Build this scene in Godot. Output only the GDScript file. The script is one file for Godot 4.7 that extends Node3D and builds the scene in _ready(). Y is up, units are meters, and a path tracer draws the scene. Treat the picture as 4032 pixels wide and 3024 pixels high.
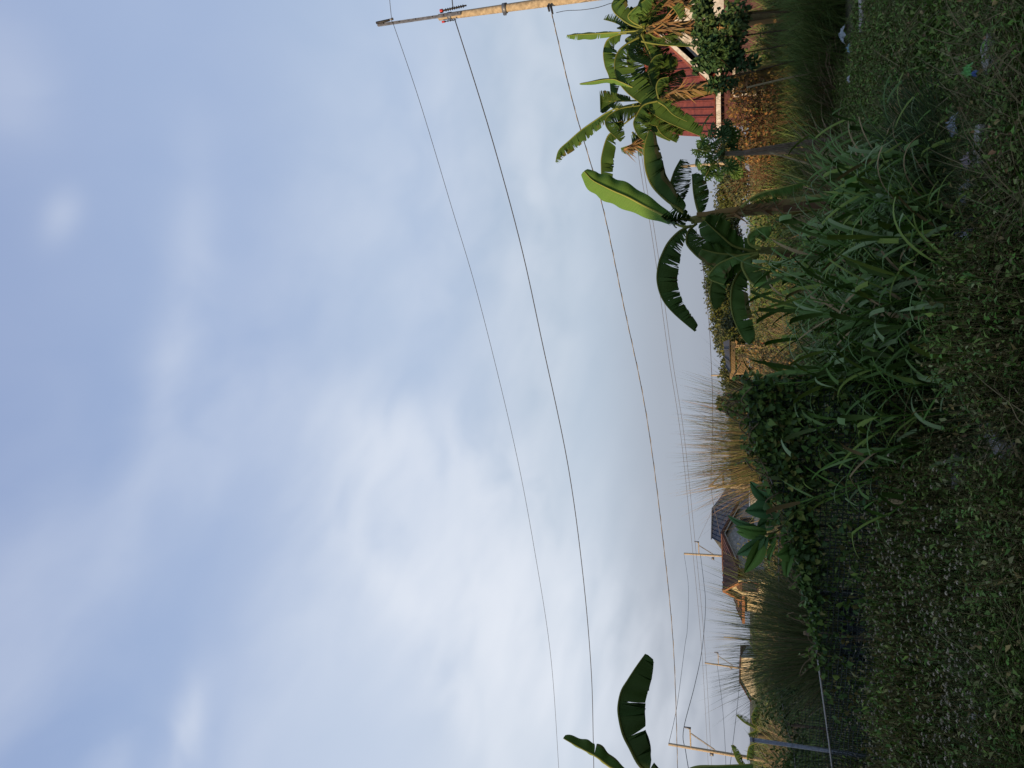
extends Node3D
# A vacant lot at golden hour, photographed with the phone turned on its side: the world's up is the picture's left.
const F := 3150.0          # focal length in pixels of the 4032 x 3024 photograph
const PITCH := 16.5        # degrees upward
const EYE := 1.6
const ZS := 2.212
const SUN_TO := Vector3(-0.768, 0.174, 0.616)   # towards the sun: low, behind the camera on its left

var eye := Vector3(0, EYE, 0)
var fwd := Vector3.FORWARD
var upv := Vector3.UP
var rng := RandomNumberGenerator.new()
var names := {}
var M := {}
var noise := FastNoiseLite.new()

# ---------- pixels to places ----------
func ray(x: float, y: float) -> Vector3:
	return fwd + Vector3.RIGHT * ((1512.0 - y) / F) + upv * ((2016.0 - x) / F)
func P(x: float, y: float, d: float) -> Vector3:
	var r := ray(x, y)
	return eye + r * (d / -r.z)
func G(x: float, y: float) -> Vector3:
	var r := ray(x, y)
	return eye + r * (EYE / -r.y)
func GH(x: float, y: float, h: float) -> Vector3:     # where the ray meets the level h
	var r := ray(x, y)
	return eye + r * ((EYE - h) / -r.y)
func xat(y: float, d: float) -> float:      # world x of a picture row, at ground level
	return P(3100, y, d).x

# ---------- nodes ----------
func numbered(called: String) -> String:
	if not names.has(called):
		names[called] = 0
		return called
	names[called] += 1
	return "%s_%03d" % [called, names[called]]
func tag(o: Node, label: String, category: String, group := "", kind := "") -> Node:
	if label: o.set_meta("label", label)
	if category: o.set_meta("category", category)
	if group: o.set_meta("group", group)
	if kind: o.set_meta("kind", kind)
	return o
func thing(called: String, label: String, category: String, at := Vector3.ZERO, group := "") -> Node3D:
	var o := Node3D.new()
	o.name = numbered(called)
	add_child(o)
	o.position = at
	tag(o, label, category, group)
	return o
func node(called: String, mesh: Mesh, m: Material, parent: Node) -> MeshInstance3D:
	var o := MeshInstance3D.new()
	o.mesh = mesh
	o.name = numbered(called) if parent == self else called
	if m: o.material_override = m
	parent.add_child(o, true)
	return o
func begin(smooth := true) -> SurfaceTool:
	var s := SurfaceTool.new()
	s.begin(Mesh.PRIMITIVE_TRIANGLES)
	s.set_smooth_group(0 if smooth else -1)
	s.set_color(Color.WHITE)
	return s
func mesh_of(s: SurfaceTool) -> ArrayMesh:
	s.generate_normals()
	s.index()
	return s.commit()
func put(called: String, s: SurfaceTool, m: Material, parent: Node) -> MeshInstance3D:
	return node(called, mesh_of(s), m, parent)

# ---------- shapes ----------
func tri(s: SurfaceTool, a: Vector3, b: Vector3, c: Vector3) -> void:
	s.add_vertex(a); s.add_vertex(b); s.add_vertex(c)
func quad(s: SurfaceTool, a: Vector3, b: Vector3, c: Vector3, d: Vector3) -> void:
	tri(s, a, b, c); tri(s, a, c, d)
func box(s: SurfaceTool, c: Vector3, h: Vector3, b := Basis()) -> void:   # centre, half sizes
	var p := []
	for i in 8:
		p.append(c + b * Vector3(h.x * (1 if i & 1 else -1), h.y * (1 if i & 2 else -1), h.z * (1 if i & 4 else -1)))
	for f in [[0, 2, 3, 1], [4, 5, 7, 6], [0, 4, 6, 2], [1, 3, 7, 5], [2, 6, 7, 3], [0, 1, 5, 4]]:
		quad(s, p[f[0]], p[f[1]], p[f[2]], p[f[3]])
func bar(s: SurfaceTool, a: Vector3, b: Vector3, w: float, h: float, upward := Vector3.UP) -> void:   # square beam from a to b
	var z := (b - a).normalized()
	var x := upward.cross(z)
	if x.length() < 0.01: x = Vector3.RIGHT.cross(z)
	x = x.normalized()
	box(s, (a + b) * 0.5, Vector3(w * 0.5, h * 0.5, (b - a).length() * 0.5), Basis(x, z.cross(x), z))
func tube(s: SurfaceTool, pts: Array, r0: float, r1: float, sides := 6, cap := true) -> void:
	var n := pts.size()
	var rings := []
	var x := Vector3.ZERO
	for i in n:
		var t: Vector3 = (pts[min(i + 1, n - 1)] - pts[max(i - 1, 0)]).normalized()
		if x == Vector3.ZERO: x = t.cross(Vector3(0.31, 0.2, 0.93))
		x = (x - t * x.dot(t)).normalized()
		var y := t.cross(x)
		var r := lerpf(r0, r1, float(i) / max(n - 1, 1))
		var ring := []
		for k in sides:
			var a := TAU * k / sides
			ring.append(pts[i] + (x * cos(a) + y * sin(a)) * r)
		rings.append(ring)
	for i in n - 1:
		for k in sides:
			var l := (k + 1) % sides
			quad(s, rings[i][k], rings[i][l], rings[i + 1][l], rings[i + 1][k])
	if cap:
		for k in range(1, sides - 1):
			tri(s, rings[0][0], rings[0][k + 1], rings[0][k])
			tri(s, rings[n - 1][0], rings[n - 1][k], rings[n - 1][k + 1])
func curve(pts: Array, n: int) -> Array:      # Catmull-Rom through pts
	var out := []
	var m := pts.size() - 1
	for i in n + 1:
		var t := float(i) / n * m
		var k: int = min(int(t), m - 1)
		var f := t - k
		var a: Vector3 = pts[max(k - 1, 0)]
		var b: Vector3 = pts[k]
		var c: Vector3 = pts[k + 1]
		var d: Vector3 = pts[min(k + 2, m)]
		out.append(b.cubic_interpolate(c, a, d, f))
	return out
func rc(c: Color, v: float) -> Color:         # a colour varied a little in value and hue
	var k := 1.0 + rng.randf_range(-v, v)
	return Color(c.r * k * (1 + rng.randf_range(-v, v) * 0.5), c.g * k, c.b * k * (1 + rng.randf_range(-v, v) * 0.4))
func unit() -> Vector3:
	var z := rng.randf_range(-1, 1)
	var a := rng.randf() * TAU
	return Vector3(sqrt(1 - z * z) * cos(a), z, sqrt(1 - z * z) * sin(a))
func turned(dir: Vector3, spin := 0.0) -> Basis:   # y along dir
	var y := dir.normalized()
	var x := y.cross(Vector3(0.2, 0.1, 0.97))
	if x.length() < 0.05: x = y.cross(Vector3.RIGHT)
	x = x.normalized()
	return Basis(x, y, x.cross(y)) * Basis(Vector3.UP, spin)
func many(called: String, mesh: Mesh, m: Material, places: Array, tints: Array, parent: Node) -> MultiMeshInstance3D:
	var mm := MultiMesh.new()
	mm.transform_format = MultiMesh.TRANSFORM_3D
	mm.use_colors = true
	mm.mesh = mesh
	mm.instance_count = places.size()
	for i in places.size():
		mm.set_instance_transform(i, places[i])
		mm.set_instance_color(i, tints[i])
	var o := MultiMeshInstance3D.new()
	o.multimesh = mm
	o.material_override = m
	o.name = numbered(called) if parent == self else called
	parent.add_child(o, true)
	o.set_meta("kind", "stuff")
	return o

# ---------- materials ----------
func noise_texture(freq: float, lo: Color, hi: Color, sd: int, kind := FastNoiseLite.TYPE_SIMPLEX_SMOOTH, size := 512) -> NoiseTexture2D:
	var n := FastNoiseLite.new()
	n.seed = sd; n.frequency = freq; n.noise_type = kind; n.fractal_octaves = 5
	var g := Gradient.new()
	g.set_color(0, lo); g.set_color(1, hi)
	var t := NoiseTexture2D.new()
	t.width = size; t.height = size; t.seamless = true; t.noise = n; t.color_ramp = g
	return t
func paint(lin: Color, rough: float, grain := true, scale := 0.7) -> StandardMaterial3D:
	var m := StandardMaterial3D.new()
	m.albedo_color = lin.linear_to_srgb()
	m.roughness = rough
	if grain:
		m.albedo_texture = M.grain_tex
		m.uv1_triplanar = true
		m.uv1_world_triplanar = true
		m.uv1_scale = Vector3.ONE * scale
	return m
func leafy(rough: float, back: Color, tex: Texture2D = null) -> StandardMaterial3D:
	var m := StandardMaterial3D.new()
	m.vertex_color_use_as_albedo = true
	m.roughness = rough
	m.metallic_specular = 0.16
	m.cull_mode = BaseMaterial3D.CULL_DISABLED
	if back.v > 0:
		m.backlight_enabled = true
		m.backlight = back
	if tex: m.albedo_texture = tex
	return m
func make_materials() -> void:
	M.grain_tex = noise_texture(0.02, Color(0.62, 0.61, 0.6), Color(1, 1, 1), 4)
	var im := Image.create(64, 512, false, Image.FORMAT_RGB8)     # the fine cross veins of a banana leaf
	rng.seed = 5
	for y in 512:
		var v := 0.86 + 0.14 * rng.randf()
		if y % 8 == 0: v *= 0.86
		for x in 64:
			var k := v * (0.95 + 0.05 * rng.randf())
			im.set_pixel(x, y, Color(k, k, k * 0.97))
	M.vein_tex = ImageTexture.create_from_image(im)
	M.banana = leafy(0.5, Color(0.3, 0.42, 0.08), M.vein_tex)
	var bump := im.duplicate()
	bump.bump_map_to_normal_map(2.5)
	M.banana.normal_enabled = true
	M.banana.normal_texture = ImageTexture.create_from_image(bump)
	M.banana.normal_scale = 0.6
	M.blade = leafy(0.55, Color(0.12, 0.16, 0.04))
	M.leaf = leafy(0.5, Color(0.12, 0.17, 0.03))
	M.matte = leafy(0.9, Color(0, 0, 0))
	M.stem = leafy(0.75, Color(0, 0, 0), M.grain_tex)
	M.stem.uv1_triplanar = true
	M.stem.uv1_scale = Vector3(5, 1.2, 5)
	M.soil = paint(Color(0.16, 0.12, 0.08), 0.97, false)
	M.soil.albedo_texture = noise_texture(0.012, Color(0.35, 0.42, 0.3), Color(1, 0.95, 0.86), 9)
	M.soil.uv1_triplanar = true
	M.soil.uv1_world_triplanar = true
	M.soil.uv1_scale = Vector3.ONE * 0.21
	M.concrete = paint(Color(0.5, 0.46, 0.39), 0.92, true, 2.3)
	M.pole = paint(Color(0.58, 0.47, 0.31), 0.8, true, 0.9)
	M.steel = paint(Color(0.3, 0.3, 0.31), 0.5)
	M.steel.metallic = 0.5
	M.galv = paint(Color(0.24, 0.26, 0.29), 0.5, true, 3.0)
	M.galv.metallic = 0.6
	M.black = paint(Color(0.018, 0.018, 0.02), 0.6, false)
	M.wire = paint(Color(0.03, 0.03, 0.033), 0.6, false)
	M.cable = paint(Color(0.09, 0.08, 0.075), 0.6, false)
	M.red = paint(Color(0.45, 0.03, 0.035), 0.5, false)
	M.wood = paint(Color(0.23, 0.16, 0.11), 0.9, true, 3.0)
	M.bamboo = paint(Color(0.42, 0.29, 0.15), 0.75, true, 3.0)
	M.net = paint(Color(0.018, 0.03, 0.022), 0.7, false)
	M.cord = paint(Color(0.3, 0.28, 0.25), 0.8, true, 4.0)
	M.glass = paint(Color(0.03, 0.035, 0.04), 0.12, false)

# ---------- sky ----------
func lin(r: float, g: float, b: float) -> Color:
	return Color8(int(r), int(g), int(b)).srgb_to_linear()
func sky_image() -> Image:
	var w := 2048
	var h := 1024
	var im := Image.create(w, h, false, Image.FORMAT_RGBF)
	var n1 := FastNoiseLite.new()
	n1.seed = 21; n1.frequency = 1.1; n1.fractal_octaves = 4
	var n2 := FastNoiseLite.new()
	n2.seed = 44; n2.frequency = 3.6; n2.fractal_octaves = 6
	# base colour by elevation (degrees)
	var stops := [[0.0, lin(141, 146, 157)], [5.0, lin(150, 158, 170)], [12.0, lin(163, 178, 195)], [24.0, lin(152, 171, 199)], [36.0, lin(136, 157, 193)], [52.0, lin(128, 147, 185)], [90.0, lin(112, 134, 176)]]
	# larger veils and wisps: pixel of the photograph, size in degrees along and across, turn, strength
	var veils := []
	for v in [[1960, 2330, 10, 5.5, -62, 1.25], [2150, 2700, 12, 5, -70, 0.5], [1640, 1760, 8, 3, -75, 0.7], [690, 1430, 10, 1.5, 12, 0.45], [820, 1700, 6, 2.0, 12, 0.3], [240, 850, 1.6, 0.9, 30, 0.32], [720, 2920, 3.0, 1.0, 0, 0.85], [430, 3000, 2.5, 1.2, 0, 0.6], [60, 2500, 11, 5, 20, 0.3], [20, 320, 3.0, 2.5, 0, 0.22], [1900, 600, 16, 7, 10, 0.28], [1350, 900, 12, 5, 30, 0.2], [1100, 2600, 16, 3, 15, 0.3], [2120, 1200, 20, 3, 5, 0.3], [1750, 2650, 10, 1.2, -40, 0.5], [1500, 2250, 7, 1.5, -50, 0.35]]:
		var d := ray(v[0], v[1]).normalized()
		var a := deg_to_rad(v[4])
		veils.append([atan2(d.x, -d.z), asin(d.y), deg_to_rad(v[2]), deg_to_rad(v[3]), cos(a), sin(a), v[5], d])
	var white := lin(212, 217, 226)
	for j in h:
		var el := (0.5 - (j + 0.5) / h) * PI
		var e: float = rad_to_deg(max(el, 0.0))
		var base: Color = stops[6][1]
		for k in 6:
			if e <= stops[k + 1][0]:
				base = stops[k][1].lerp(stops[k + 1][1], smoothstep(0, 1, (e - stops[k][0]) / (stops[k + 1][0] - stops[k][0])))
				break
		var cy := cos(el)
		var sy := sin(el)
		for i in w:
			if el < -0.02:
				im.set_pixel(i, j, base)
				continue
			var az := wrapf((i + 0.5) / w * TAU, -PI, PI)
			var p := Vector3(sin(az) * cy, sy, -cos(az) * cy)
			var q: Vector3 = p / (0.25 + maxf(p.y, 0.0))       # a flat cloud deck
			var f := n1.get_noise_3d(q.x * 0.9 + q.z * 0.25, q.z * 0.75 - q.x * 0.2, 0)
			var g := n2.get_noise_3d(q.x * 0.9 + q.z * 0.65, q.z * 0.5 - q.x * 0.4, 5 + f * 0.5)
			var c: float = clampf(0.22 + 0.2 * f + 0.1 * g, 0.0, 1.0) * 0.42
			c *= smoothstep(2.0, 16.0, e) * 0.75 + 0.06
			for v in veils:
				if p.dot(v[7]) < 0.8: continue
				var dx: float = (az - v[0]) * cy
				var dy: float = el - v[1]
				var lx: float = (dx * v[4] - dy * v[5]) / v[2]
				var ly: float = (dx * v[5] + dy * v[4]) / v[3]
				var r2 := lx * lx + ly * ly
				if r2 < 6.0:
					c += v[6] * 0.8 * exp(-r2 * 0.9) * clampf(0.58 + 0.35 * f + 0.8 * g, 0.1, 1.3)
			# the sun's side of the sky, at the camera's left, is a little whiter
			var side: float = 0.5 - 0.5 * p.x / maxf(cy, 0.01)
			c += 0.5 * smoothstep(0.4, 0.85, side) * smoothstep(2.0, 14.0, e) * (1.0 - smoothstep(16.0, 42.0, e))
			im.set_pixel(i, j, base.lerp(white, 1.0 - exp(-c * 1.25)))
	return im

func _ready() -> void:
	noise.seed = 3; noise.frequency = 0.9; noise.fractal_octaves = 3
	fwd = Vector3(0, sin(deg_to_rad(PITCH)), -cos(deg_to_rad(PITCH)))
	upv = Vector3(0, cos(deg_to_rad(PITCH)), sin(deg_to_rad(PITCH)))
	var cam := Camera3D.new()
	cam.name = "camera"
	cam.basis = Basis(-upv, Vector3.RIGHT, -fwd)      # the phone lies on its side
	cam.position = eye
	cam.fov = rad_to_deg(2 * atan(1512.0 / F))
	cam.near = 0.05
	cam.far = 4000
	add_child(cam)
	var env := Environment.new()
	env.background_mode = Environment.BG_SKY
	var sm := PanoramaSkyMaterial.new()
	sm.panorama = ImageTexture.create_from_image(sky_image())
	env.sky = Sky.new()
	env.sky.sky_material = sm
	env.tonemap_mode = Environment.TONE_MAPPER_LINEAR
	env.tonemap_exposure = 1.22
	env.sdfgi_enabled = true
	env.ssao_enabled = true
	env.ssil_enabled = true
	var we := WorldEnvironment.new()
	we.name = "environment"
	we.environment = env
	add_child(we)
	var sun := DirectionalLight3D.new()
	sun.name = "sun"
	sun.light_color = Color(1.0, 0.86, 0.67)
	sun.light_energy = 1.35
	sun.light_angular_distance = 0.6
	sun.shadow_enabled = true
	sun.basis = Basis.looking_at(-SUN_TO)
	add_child(sun)
	make_materials()
	build_ground()
	build_houses()
	build_poles()
	build_trees()
	build_bananas()
	build_fence()
	build_shrubs()
	build_field()
	build_napier()
	build_weeds()
	build_litter()

# ---------- ground ----------
func height(x: float, z: float) -> float:
	return 0.05 * noise.get_noise_2d(x * 0.35, z * 0.35) * clampf(1.0 - Vector2(x, z).length() / 60.0, 0.1, 1.0)
func build_ground() -> void:
	var s := begin()
	var ticks := [-1500.0, -500.0, -150.0, -60.0, -30.0]
	for i in range(-28, 29): ticks.append(i * 0.75)
	ticks.append_array([30.0, 60.0, 150.0, 500.0, 1500.0])
	for i in ticks.size() - 1:
		for j in ticks.size() - 1:
			var a: float = ticks[i]
			var b: float = ticks[i + 1]
			var c: float = ticks[j] - 8
			var d: float = ticks[j + 1] - 8
			quad(s, Vector3(a, height(a, c), c), Vector3(b, height(b, c), c), Vector3(b, height(b, d), d), Vector3(a, height(a, d), d))
	var o := put("ground", s, M.soil, self)
	o.set_meta("kind", "structure")

# ---------- houses ----------
# A roof slope made of separate ribbed sheets. a-b is the eave, c-d the ridge above a and b.
func roof_slope(parent: Node, a: Vector3, b: Vector3, c: Vector3, d: Vector3, step: float, m: Material, called := "roof_panel") -> void:
	var n: int = max(1, int(round((b - a).length() / step)))
	var nrm := (b - a).cross(c - a).normalized()
	if nrm.y < 0: nrm = -nrm
	for i in n:
		var t0 := float(i) / n
		var t1 := (i + 0.985) / n
		var p := [a.lerp(b, t0), a.lerp(b, t1), c.lerp(d, t1), c.lerp(d, t0)]
		var s := begin(false)
		var along: Vector3 = p[1] - p[0]
		var prof := [[0.0, 0.0], [0.06, 0.06], [0.16, 0.06], [0.18, 0.0], [1.0, 0.0]]
		for k in 4:
			var u0: float = prof[k][0]
			var u1: float = prof[k + 1][0]
			var h0: Vector3 = nrm * (prof[k][1] + 0.01)
			var h1: Vector3 = nrm * (prof[k + 1][1] + 0.01)
			var e0: Vector3 = p[0].lerp(p[1], u0)
			var e1: Vector3 = p[0].lerp(p[1], u1)
			var r0: Vector3 = p[3].lerp(p[2], u0)
			var r1: Vector3 = p[3].lerp(p[2], u1)
			quad(s, e0 + h0, e1 + h1, r1 + h1, r0 + h0)
			quad(s, e0 - nrm * 0.02, e1 - nrm * 0.02, e1 + h1, e0 + h0)
		quad(s, p[0] - nrm * 0.02, p[1] - nrm * 0.02, p[2] - nrm * 0.02, p[3] - nrm * 0.02)
		put(called, s, m, parent)
func prism(s: SurfaceTool, poly: Array, off: Vector3) -> void:     # a flat polygon given a thickness
	var n := poly.size()
	for k in range(1, n - 1):
		tri(s, poly[0], poly[k], poly[k + 1])
		tri(s, poly[0] + off, poly[k + 1] + off, poly[k] + off)
	for k in n:
		var l := (k + 1) % n
		quad(s, poly[k], poly[k] + off, poly[l] + off, poly[l])
func wall_part(parent: Node, poly: Array, off: Vector3, m: Material, called := "wall") -> MeshInstance3D:
	var s := begin(false)
	prism(s, poly, off)
	return put(called, s, m, parent)
func window_part(parent: Node, c: Vector3, b: Basis, w: float, h: float, frame: Material, arch := false) -> void:
	# b.z points out of the wall
	var fs := begin(false)
	for k in [-1, 1]:
		box(fs, c + b * Vector3(k * w * 0.5, 0, 0.03), Vector3(0.04, h * 0.5 + 0.04, 0.05), b)
		box(fs, c + b * Vector3(0, k * h * 0.5, 0.03), Vector3(w * 0.5 - 0.04, 0.04, 0.05), b)
	var f := put("window", fs, frame, parent)
	var gs := begin(false)
	box(gs, c + b * Vector3(0, 0, 0.015), Vector3(w * 0.5 - 0.04, h * 0.5 - 0.04, 0.01), b)
	put("pane", gs, M.glass, f)
	var bs := begin(false)
	for k in 3: box(bs, c + b * Vector3((k - 1) * w * 0.25, 0, 0.09), Vector3(0.012, h * 0.5, 0.012), b)
	for k in 4: box(bs, c + b * Vector3(0, (k - 1.5) * h * 0.25, 0.115), Vector3(w * 0.5, 0.012, 0.012), b)
	put("grille", bs, M.black, f)
	if arch:
		var as_ := begin(false)
		var poly := [c + b * Vector3(-w * 0.5, h * 0.5 + 0.06, 0.04)]
		for k in 9:
			var a := PI * k / 8.0
			poly.append(c + b * Vector3(-cos(a) * w * 0.45, h * 0.5 + 0.06 + sin(a) * w * 0.3, 0.04))
		prism(as_, poly, b.z * 0.05)
		put("arch", as_, frame, f)

func build_houses() -> void:
	var red := paint(Color(0.29, 0.065, 0.04), 0.7, true, 0.5)
	var redwall := paint(Color(0.13, 0.05, 0.06), 0.9, true, 0.8)
	var white := paint(Color(0.74, 0.72, 0.68), 0.8, true, 0.6)
	var slate := paint(Color(0.036, 0.055, 0.1), 0.7, true, 0.3)
	var brown := paint(Color(0.14, 0.055, 0.038), 0.75, true, 0.4)
	var orange := paint(Color(0.42, 0.17, 0.06), 0.7, true, 0.5)
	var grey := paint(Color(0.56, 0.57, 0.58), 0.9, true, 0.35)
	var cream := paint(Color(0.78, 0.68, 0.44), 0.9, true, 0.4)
	# --- red roofed house behind the banana plants on the right
	var o := thing("red_roof_house", "single storey house with red ribbed metal roof behind the banana plants", "house", Vector3(7.9, 0, -26))
	o.rotation_degrees.y = -21
	var b := Vector3(7.75, 0, -26)
	var A := Vector3(7.75, 2.62, -26) - b
	var B := Vector3(18.5, 2.62, -26) - b
	var C := Vector3(7.8, 5.05, -29.6) - b
	var D := Vector3(18.5, 5.15, -29.6) - b
	# front slope in ribbed sheets, with the hip at its left end
	var n := 44
	for i in n:
		var x0 := lerpf(A.x, B.x, float(i) / n)
		var x1 := lerpf(A.x, B.x, (i + 0.985) / n)
		var t0: float = clampf((x0 - A.x) / (C.x - A.x), 0.03, 1.0)
		var t1: float = clampf((x1 - A.x) / (C.x - A.x), 0.03, 1.0)
		var up := (C - A) - Vector3(C.x - A.x, 0, 0)
		roof_slope(o, Vector3(x0, A.y, A.z), Vector3(x1, A.y, A.z), Vector3(x0, A.y, A.z) + up * t0, Vector3(x1, A.y, A.z) + up * t1, 9.0, red)
	# hip end and back
	var s := begin(false)
	var A2 := Vector3(7.75, 2.62, -33) - b
	tri(s, A, C, A2)
	put("gable_wall", s, redwall, o)
	s = begin(false)
	quad(s, A2, Vector3(18.5, 2.62, -33) - b, D, C)
	put("roof_back", s, red, o)
	s = begin(false)
	bar(s, A + Vector3(-0.04, 0, 0), C + Vector3(-0.04, 0.05, 0), 0.16, 0.07)
	put("hip_cap", s, red, o)
	s = begin(false)
	bar(s, C + Vector3(0, 0.05, 0), D + Vector3(0, 0.05, 0), 0.2, 0.08)
	put("ridge_cap", s, red, o)
	s = begin(false)
	box(s, (A + B) * 0.5 + Vector3(0, -0.11, 0.05), Vector3((B.x - A.x) * 0.5, 0.07, 0.03))
	put("fascia", s, white, o)
	s = begin(false)
	box(s, Vector3(7.7, 2.51, -29.5) - b, Vector3(0.03, 0.1, 3.5))
	put("fascia", s, white, o)
	s = begin(false)
	box(s, Vector3(13.3, 1.22, -29.7) - b, Vector3(5.4, 1.25, 3.3))
	put("wall", s, redwall, o)
	window_part(o, Vector3(9.3, 1.5, -26.39) - b, Basis(), 1.0, 1.1, white)
	# the projecting gable with its white board
	var ax := 10.9
	var zf := -24.9
	var apex := Vector3(ax, 4.3, zf) - b
	var le := Vector3(9.3, 2.72, zf) - b
	var re := Vector3(12.5, 2.72, zf) - b
	var back := Vector3(0, 0, -3.2)
	roof_slope(o, le, le + back, apex, apex + back, 0.3, red)
	roof_slope(o, re, re + back, apex, apex + back, 0.3, red)
	s = begin(false)
	bar(s, le + Vector3(0, -0.09, 0.03), apex + Vector3(0, -0.06, 0.03), 0.05, 0.11)
	put("barge_board", s, white, o)
	s = begin(false)
	bar(s, re + Vector3(0, -0.09, 0.03), apex + Vector3(0, -0.06, 0.03), 0.05, 0.11)
	put("barge_board", s, white, o)
	wall_part(o, [Vector3(9.6, 2.3, zf - 0.3) - b, Vector3(12.2, 2.3, zf - 0.3) - b, Vector3(12.2, 2.7, zf - 0.3) - b, Vector3(ax, 3.95, zf - 0.3) - b, Vector3(9.6, 2.7, zf - 0.3) - b], Vector3(0, 0, -1.2), white, "gable_wall")
	s = begin(false)
	box(s, Vector3(ax, 1.15, zf - 0.95) - b, Vector3(1.28, 1.15, 0.6))
	put("wall", s, redwall, o)
	# --- house with the slate coloured hipped roof
	o = thing("slate_roof_house", "house with dark blue-grey hipped roof and a cream gable", "house", P(2950, 2040, 74) * Vector3(1, 0, 1))
	b = o.position
	var r0 := P(2803, 2119, 76) - b
	var r1 := P(2806, 2005, 76) - b
	var e1 := P(2869, 1926, 73) - b
	var k := P(2905, 2170, 72) - b
	var eL := Vector3(r0.x - 0.6, e1.y - 1.7, r0.z + 4.4)
	var eR := Vector3(e1.x + 0.25, e1.y - 1.7, r0.z + 4.4)
	# front slope with a clipped right corner
	roof_slope(o, eL, Vector3(r1.x, eL.y, eL.z), r0, r1, 0.45, slate)
	roof_slope(o, Vector3(r1.x, eL.y, eL.z), eR, r1, e1, 0.45, slate)
	s = begin(false)
	tri(s, eR, e1, Vector3(e1.x + 0.25, e1.y - 1.7, e1.z - 6))
	tri(s, r1, e1, Vector3(e1.x, e1.y, e1.z - 6))
	tri(s, e1, Vector3(e1.x + 0.25, e1.y - 1.7, e1.z - 6), Vector3(e1.x, e1.y, e1.z - 6))
	put("roof_end", s, slate, o)
	s = begin(false)
	bar(s, r0 + Vector3(-0.1, 0.05, 0), r1 + Vector3(0.1, 0.05, 0), 0.25, 0.08)
	bar(s, r1 + Vector3(0, 0.05, 0), e1 + Vector3(0, 0.05, 0), 0.2, 0.08)
	put("ridge_cap", s, slate, o)
	var gl := P(2840, 2172, 75) - b
	wall_part(o, [r0 + Vector3(0, -0.1, 0), r0 + Vector3(0, -4.6, 0), Vector3(gl.x - 0.5, -0.05, gl.z), Vector3(gl.x - 0.5, gl.y - 0.5, gl.z)], Vector3(0.3, 0, -0.3), cream, "gable_wall")
	s = begin(false)
	box(s, Vector3((eL.x + eR.x) * 0.5 + 0.2, (eL.y - 0.15) * 0.5, r0.z + 0.6), Vector3((eR.x - eL.x) * 0.5 - 0.5, (eL.y - 0.15) * 0.5, 3.3))
	put("wall", s, grey, o)
	# --- brown roofed house: shaded grey gable to the right, sunlit yellow front to the left
	var g0 := P(2844, 2098, 62)
	o = thing("brown_roof_house", "yellow house with brown roof, orange eave boards and grey gable end", "house", Vector3(g0.x, 0, g0.z))
	b = o.position
	var th := deg_to_rad(50)
	var rd := Vector3(-sin(th), 0, -cos(th))      # along the ridge, away
	var wd := Vector3(cos(th), 0, -sin(th))       # across, to the right
	var W := 3.15
	var rh := g0.y
	var eh := rh - 1.15
	var L := 4.6
	var R0 := Vector3(0, rh, 0)
	var eLf := -wd * W + Vector3(0, eh, 0)
	var eRt := wd * W + Vector3(0, eh, 0)
	roof_slope(o, eLf, eLf + rd * L, R0, R0 + rd * L, 0.5, brown)
	roof_slope(o, eRt, eRt + rd * L, R0, R0 + rd * L, 0.5, brown)
	for e in [eLf, eRt]:
		s = begin(false)
		bar(s, e - rd * 0.05, R0 - rd * 0.05, 0.06, 0.18)
		put("barge_board", s, brown, o)
		s = begin(false)
		bar(s, e + rd * 0.03 + Vector3(0, -0.16, 0), R0 + rd * 0.03 + Vector3(0, -0.16, 0), 0.05, 0.1)
		put("gable_trim", s, white, o)
	s = begin(false)
	bar(s, R0 + Vector3(0, 0.06, 0), R0 + rd * L + Vector3(0, 0.06, 0), 0.24, 0.08)
	put("ridge_cap", s, brown, o)
	s = begin(false)
	bar(s, eLf - wd * 0.04 + Vector3(0, -0.06, 0), eLf - wd * 0.04 + rd * L + Vector3(0, -0.06, 0), 0.06, 0.2)
	put("eave_board", s, orange, o)
	var wi := W - 0.35
	var q := rd * 0.4
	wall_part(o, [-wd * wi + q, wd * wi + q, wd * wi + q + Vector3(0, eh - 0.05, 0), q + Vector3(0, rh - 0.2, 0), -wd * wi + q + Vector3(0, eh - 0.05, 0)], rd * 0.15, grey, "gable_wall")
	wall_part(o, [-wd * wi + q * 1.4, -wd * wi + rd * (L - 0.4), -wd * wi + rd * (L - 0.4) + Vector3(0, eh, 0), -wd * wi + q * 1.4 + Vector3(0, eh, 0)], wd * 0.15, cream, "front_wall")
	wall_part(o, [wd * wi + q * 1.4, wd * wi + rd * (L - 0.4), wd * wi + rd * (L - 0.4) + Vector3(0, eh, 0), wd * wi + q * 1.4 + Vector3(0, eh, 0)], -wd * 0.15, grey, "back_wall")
	var fb := Basis(rd, Vector3.UP, -wd)
	s = begin(false)
	for i in 3: box(s, q + Vector3(0, 1.75, 0) - rd * 0.03 + wd * (i - 1) * 0.5 + wd * 1.2, Vector3(0.2, 0.5, 0.03), Basis(wd, Vector3.UP, -rd))
	put("window", s, M.glass, o)
	# porch wing with a lit gable
	var pc := rd * 0.95 - wd * wi
	var out := -wd * 1.7
	var pa := pc + out + Vector3(0, rh - 0.1, 0)
	var pr := pc + out - rd * 1.05 + Vector3(0, eh - 0.02, 0)
	var pl := pc + out + rd * 0.955 + Vector3(0, eh - 0.15, 0)
	roof_slope(o, pr, pr - out * 1.4, pa, pa - out * 1.9, 0.45, brown)
	roof_slope(o, pl, pl - out * 1.4, pa, pa - out * 1.9, 0.45, brown)
	for e in [pr, pl]:
		s = begin(false)
		bar(s, e - wd * 0.06 + Vector3(0, -0.06, 0), pa - wd * 0.06 + Vector3(0, -0.06, 0), 0.06, 0.17)
		put("barge_board", s, orange, o)
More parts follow.
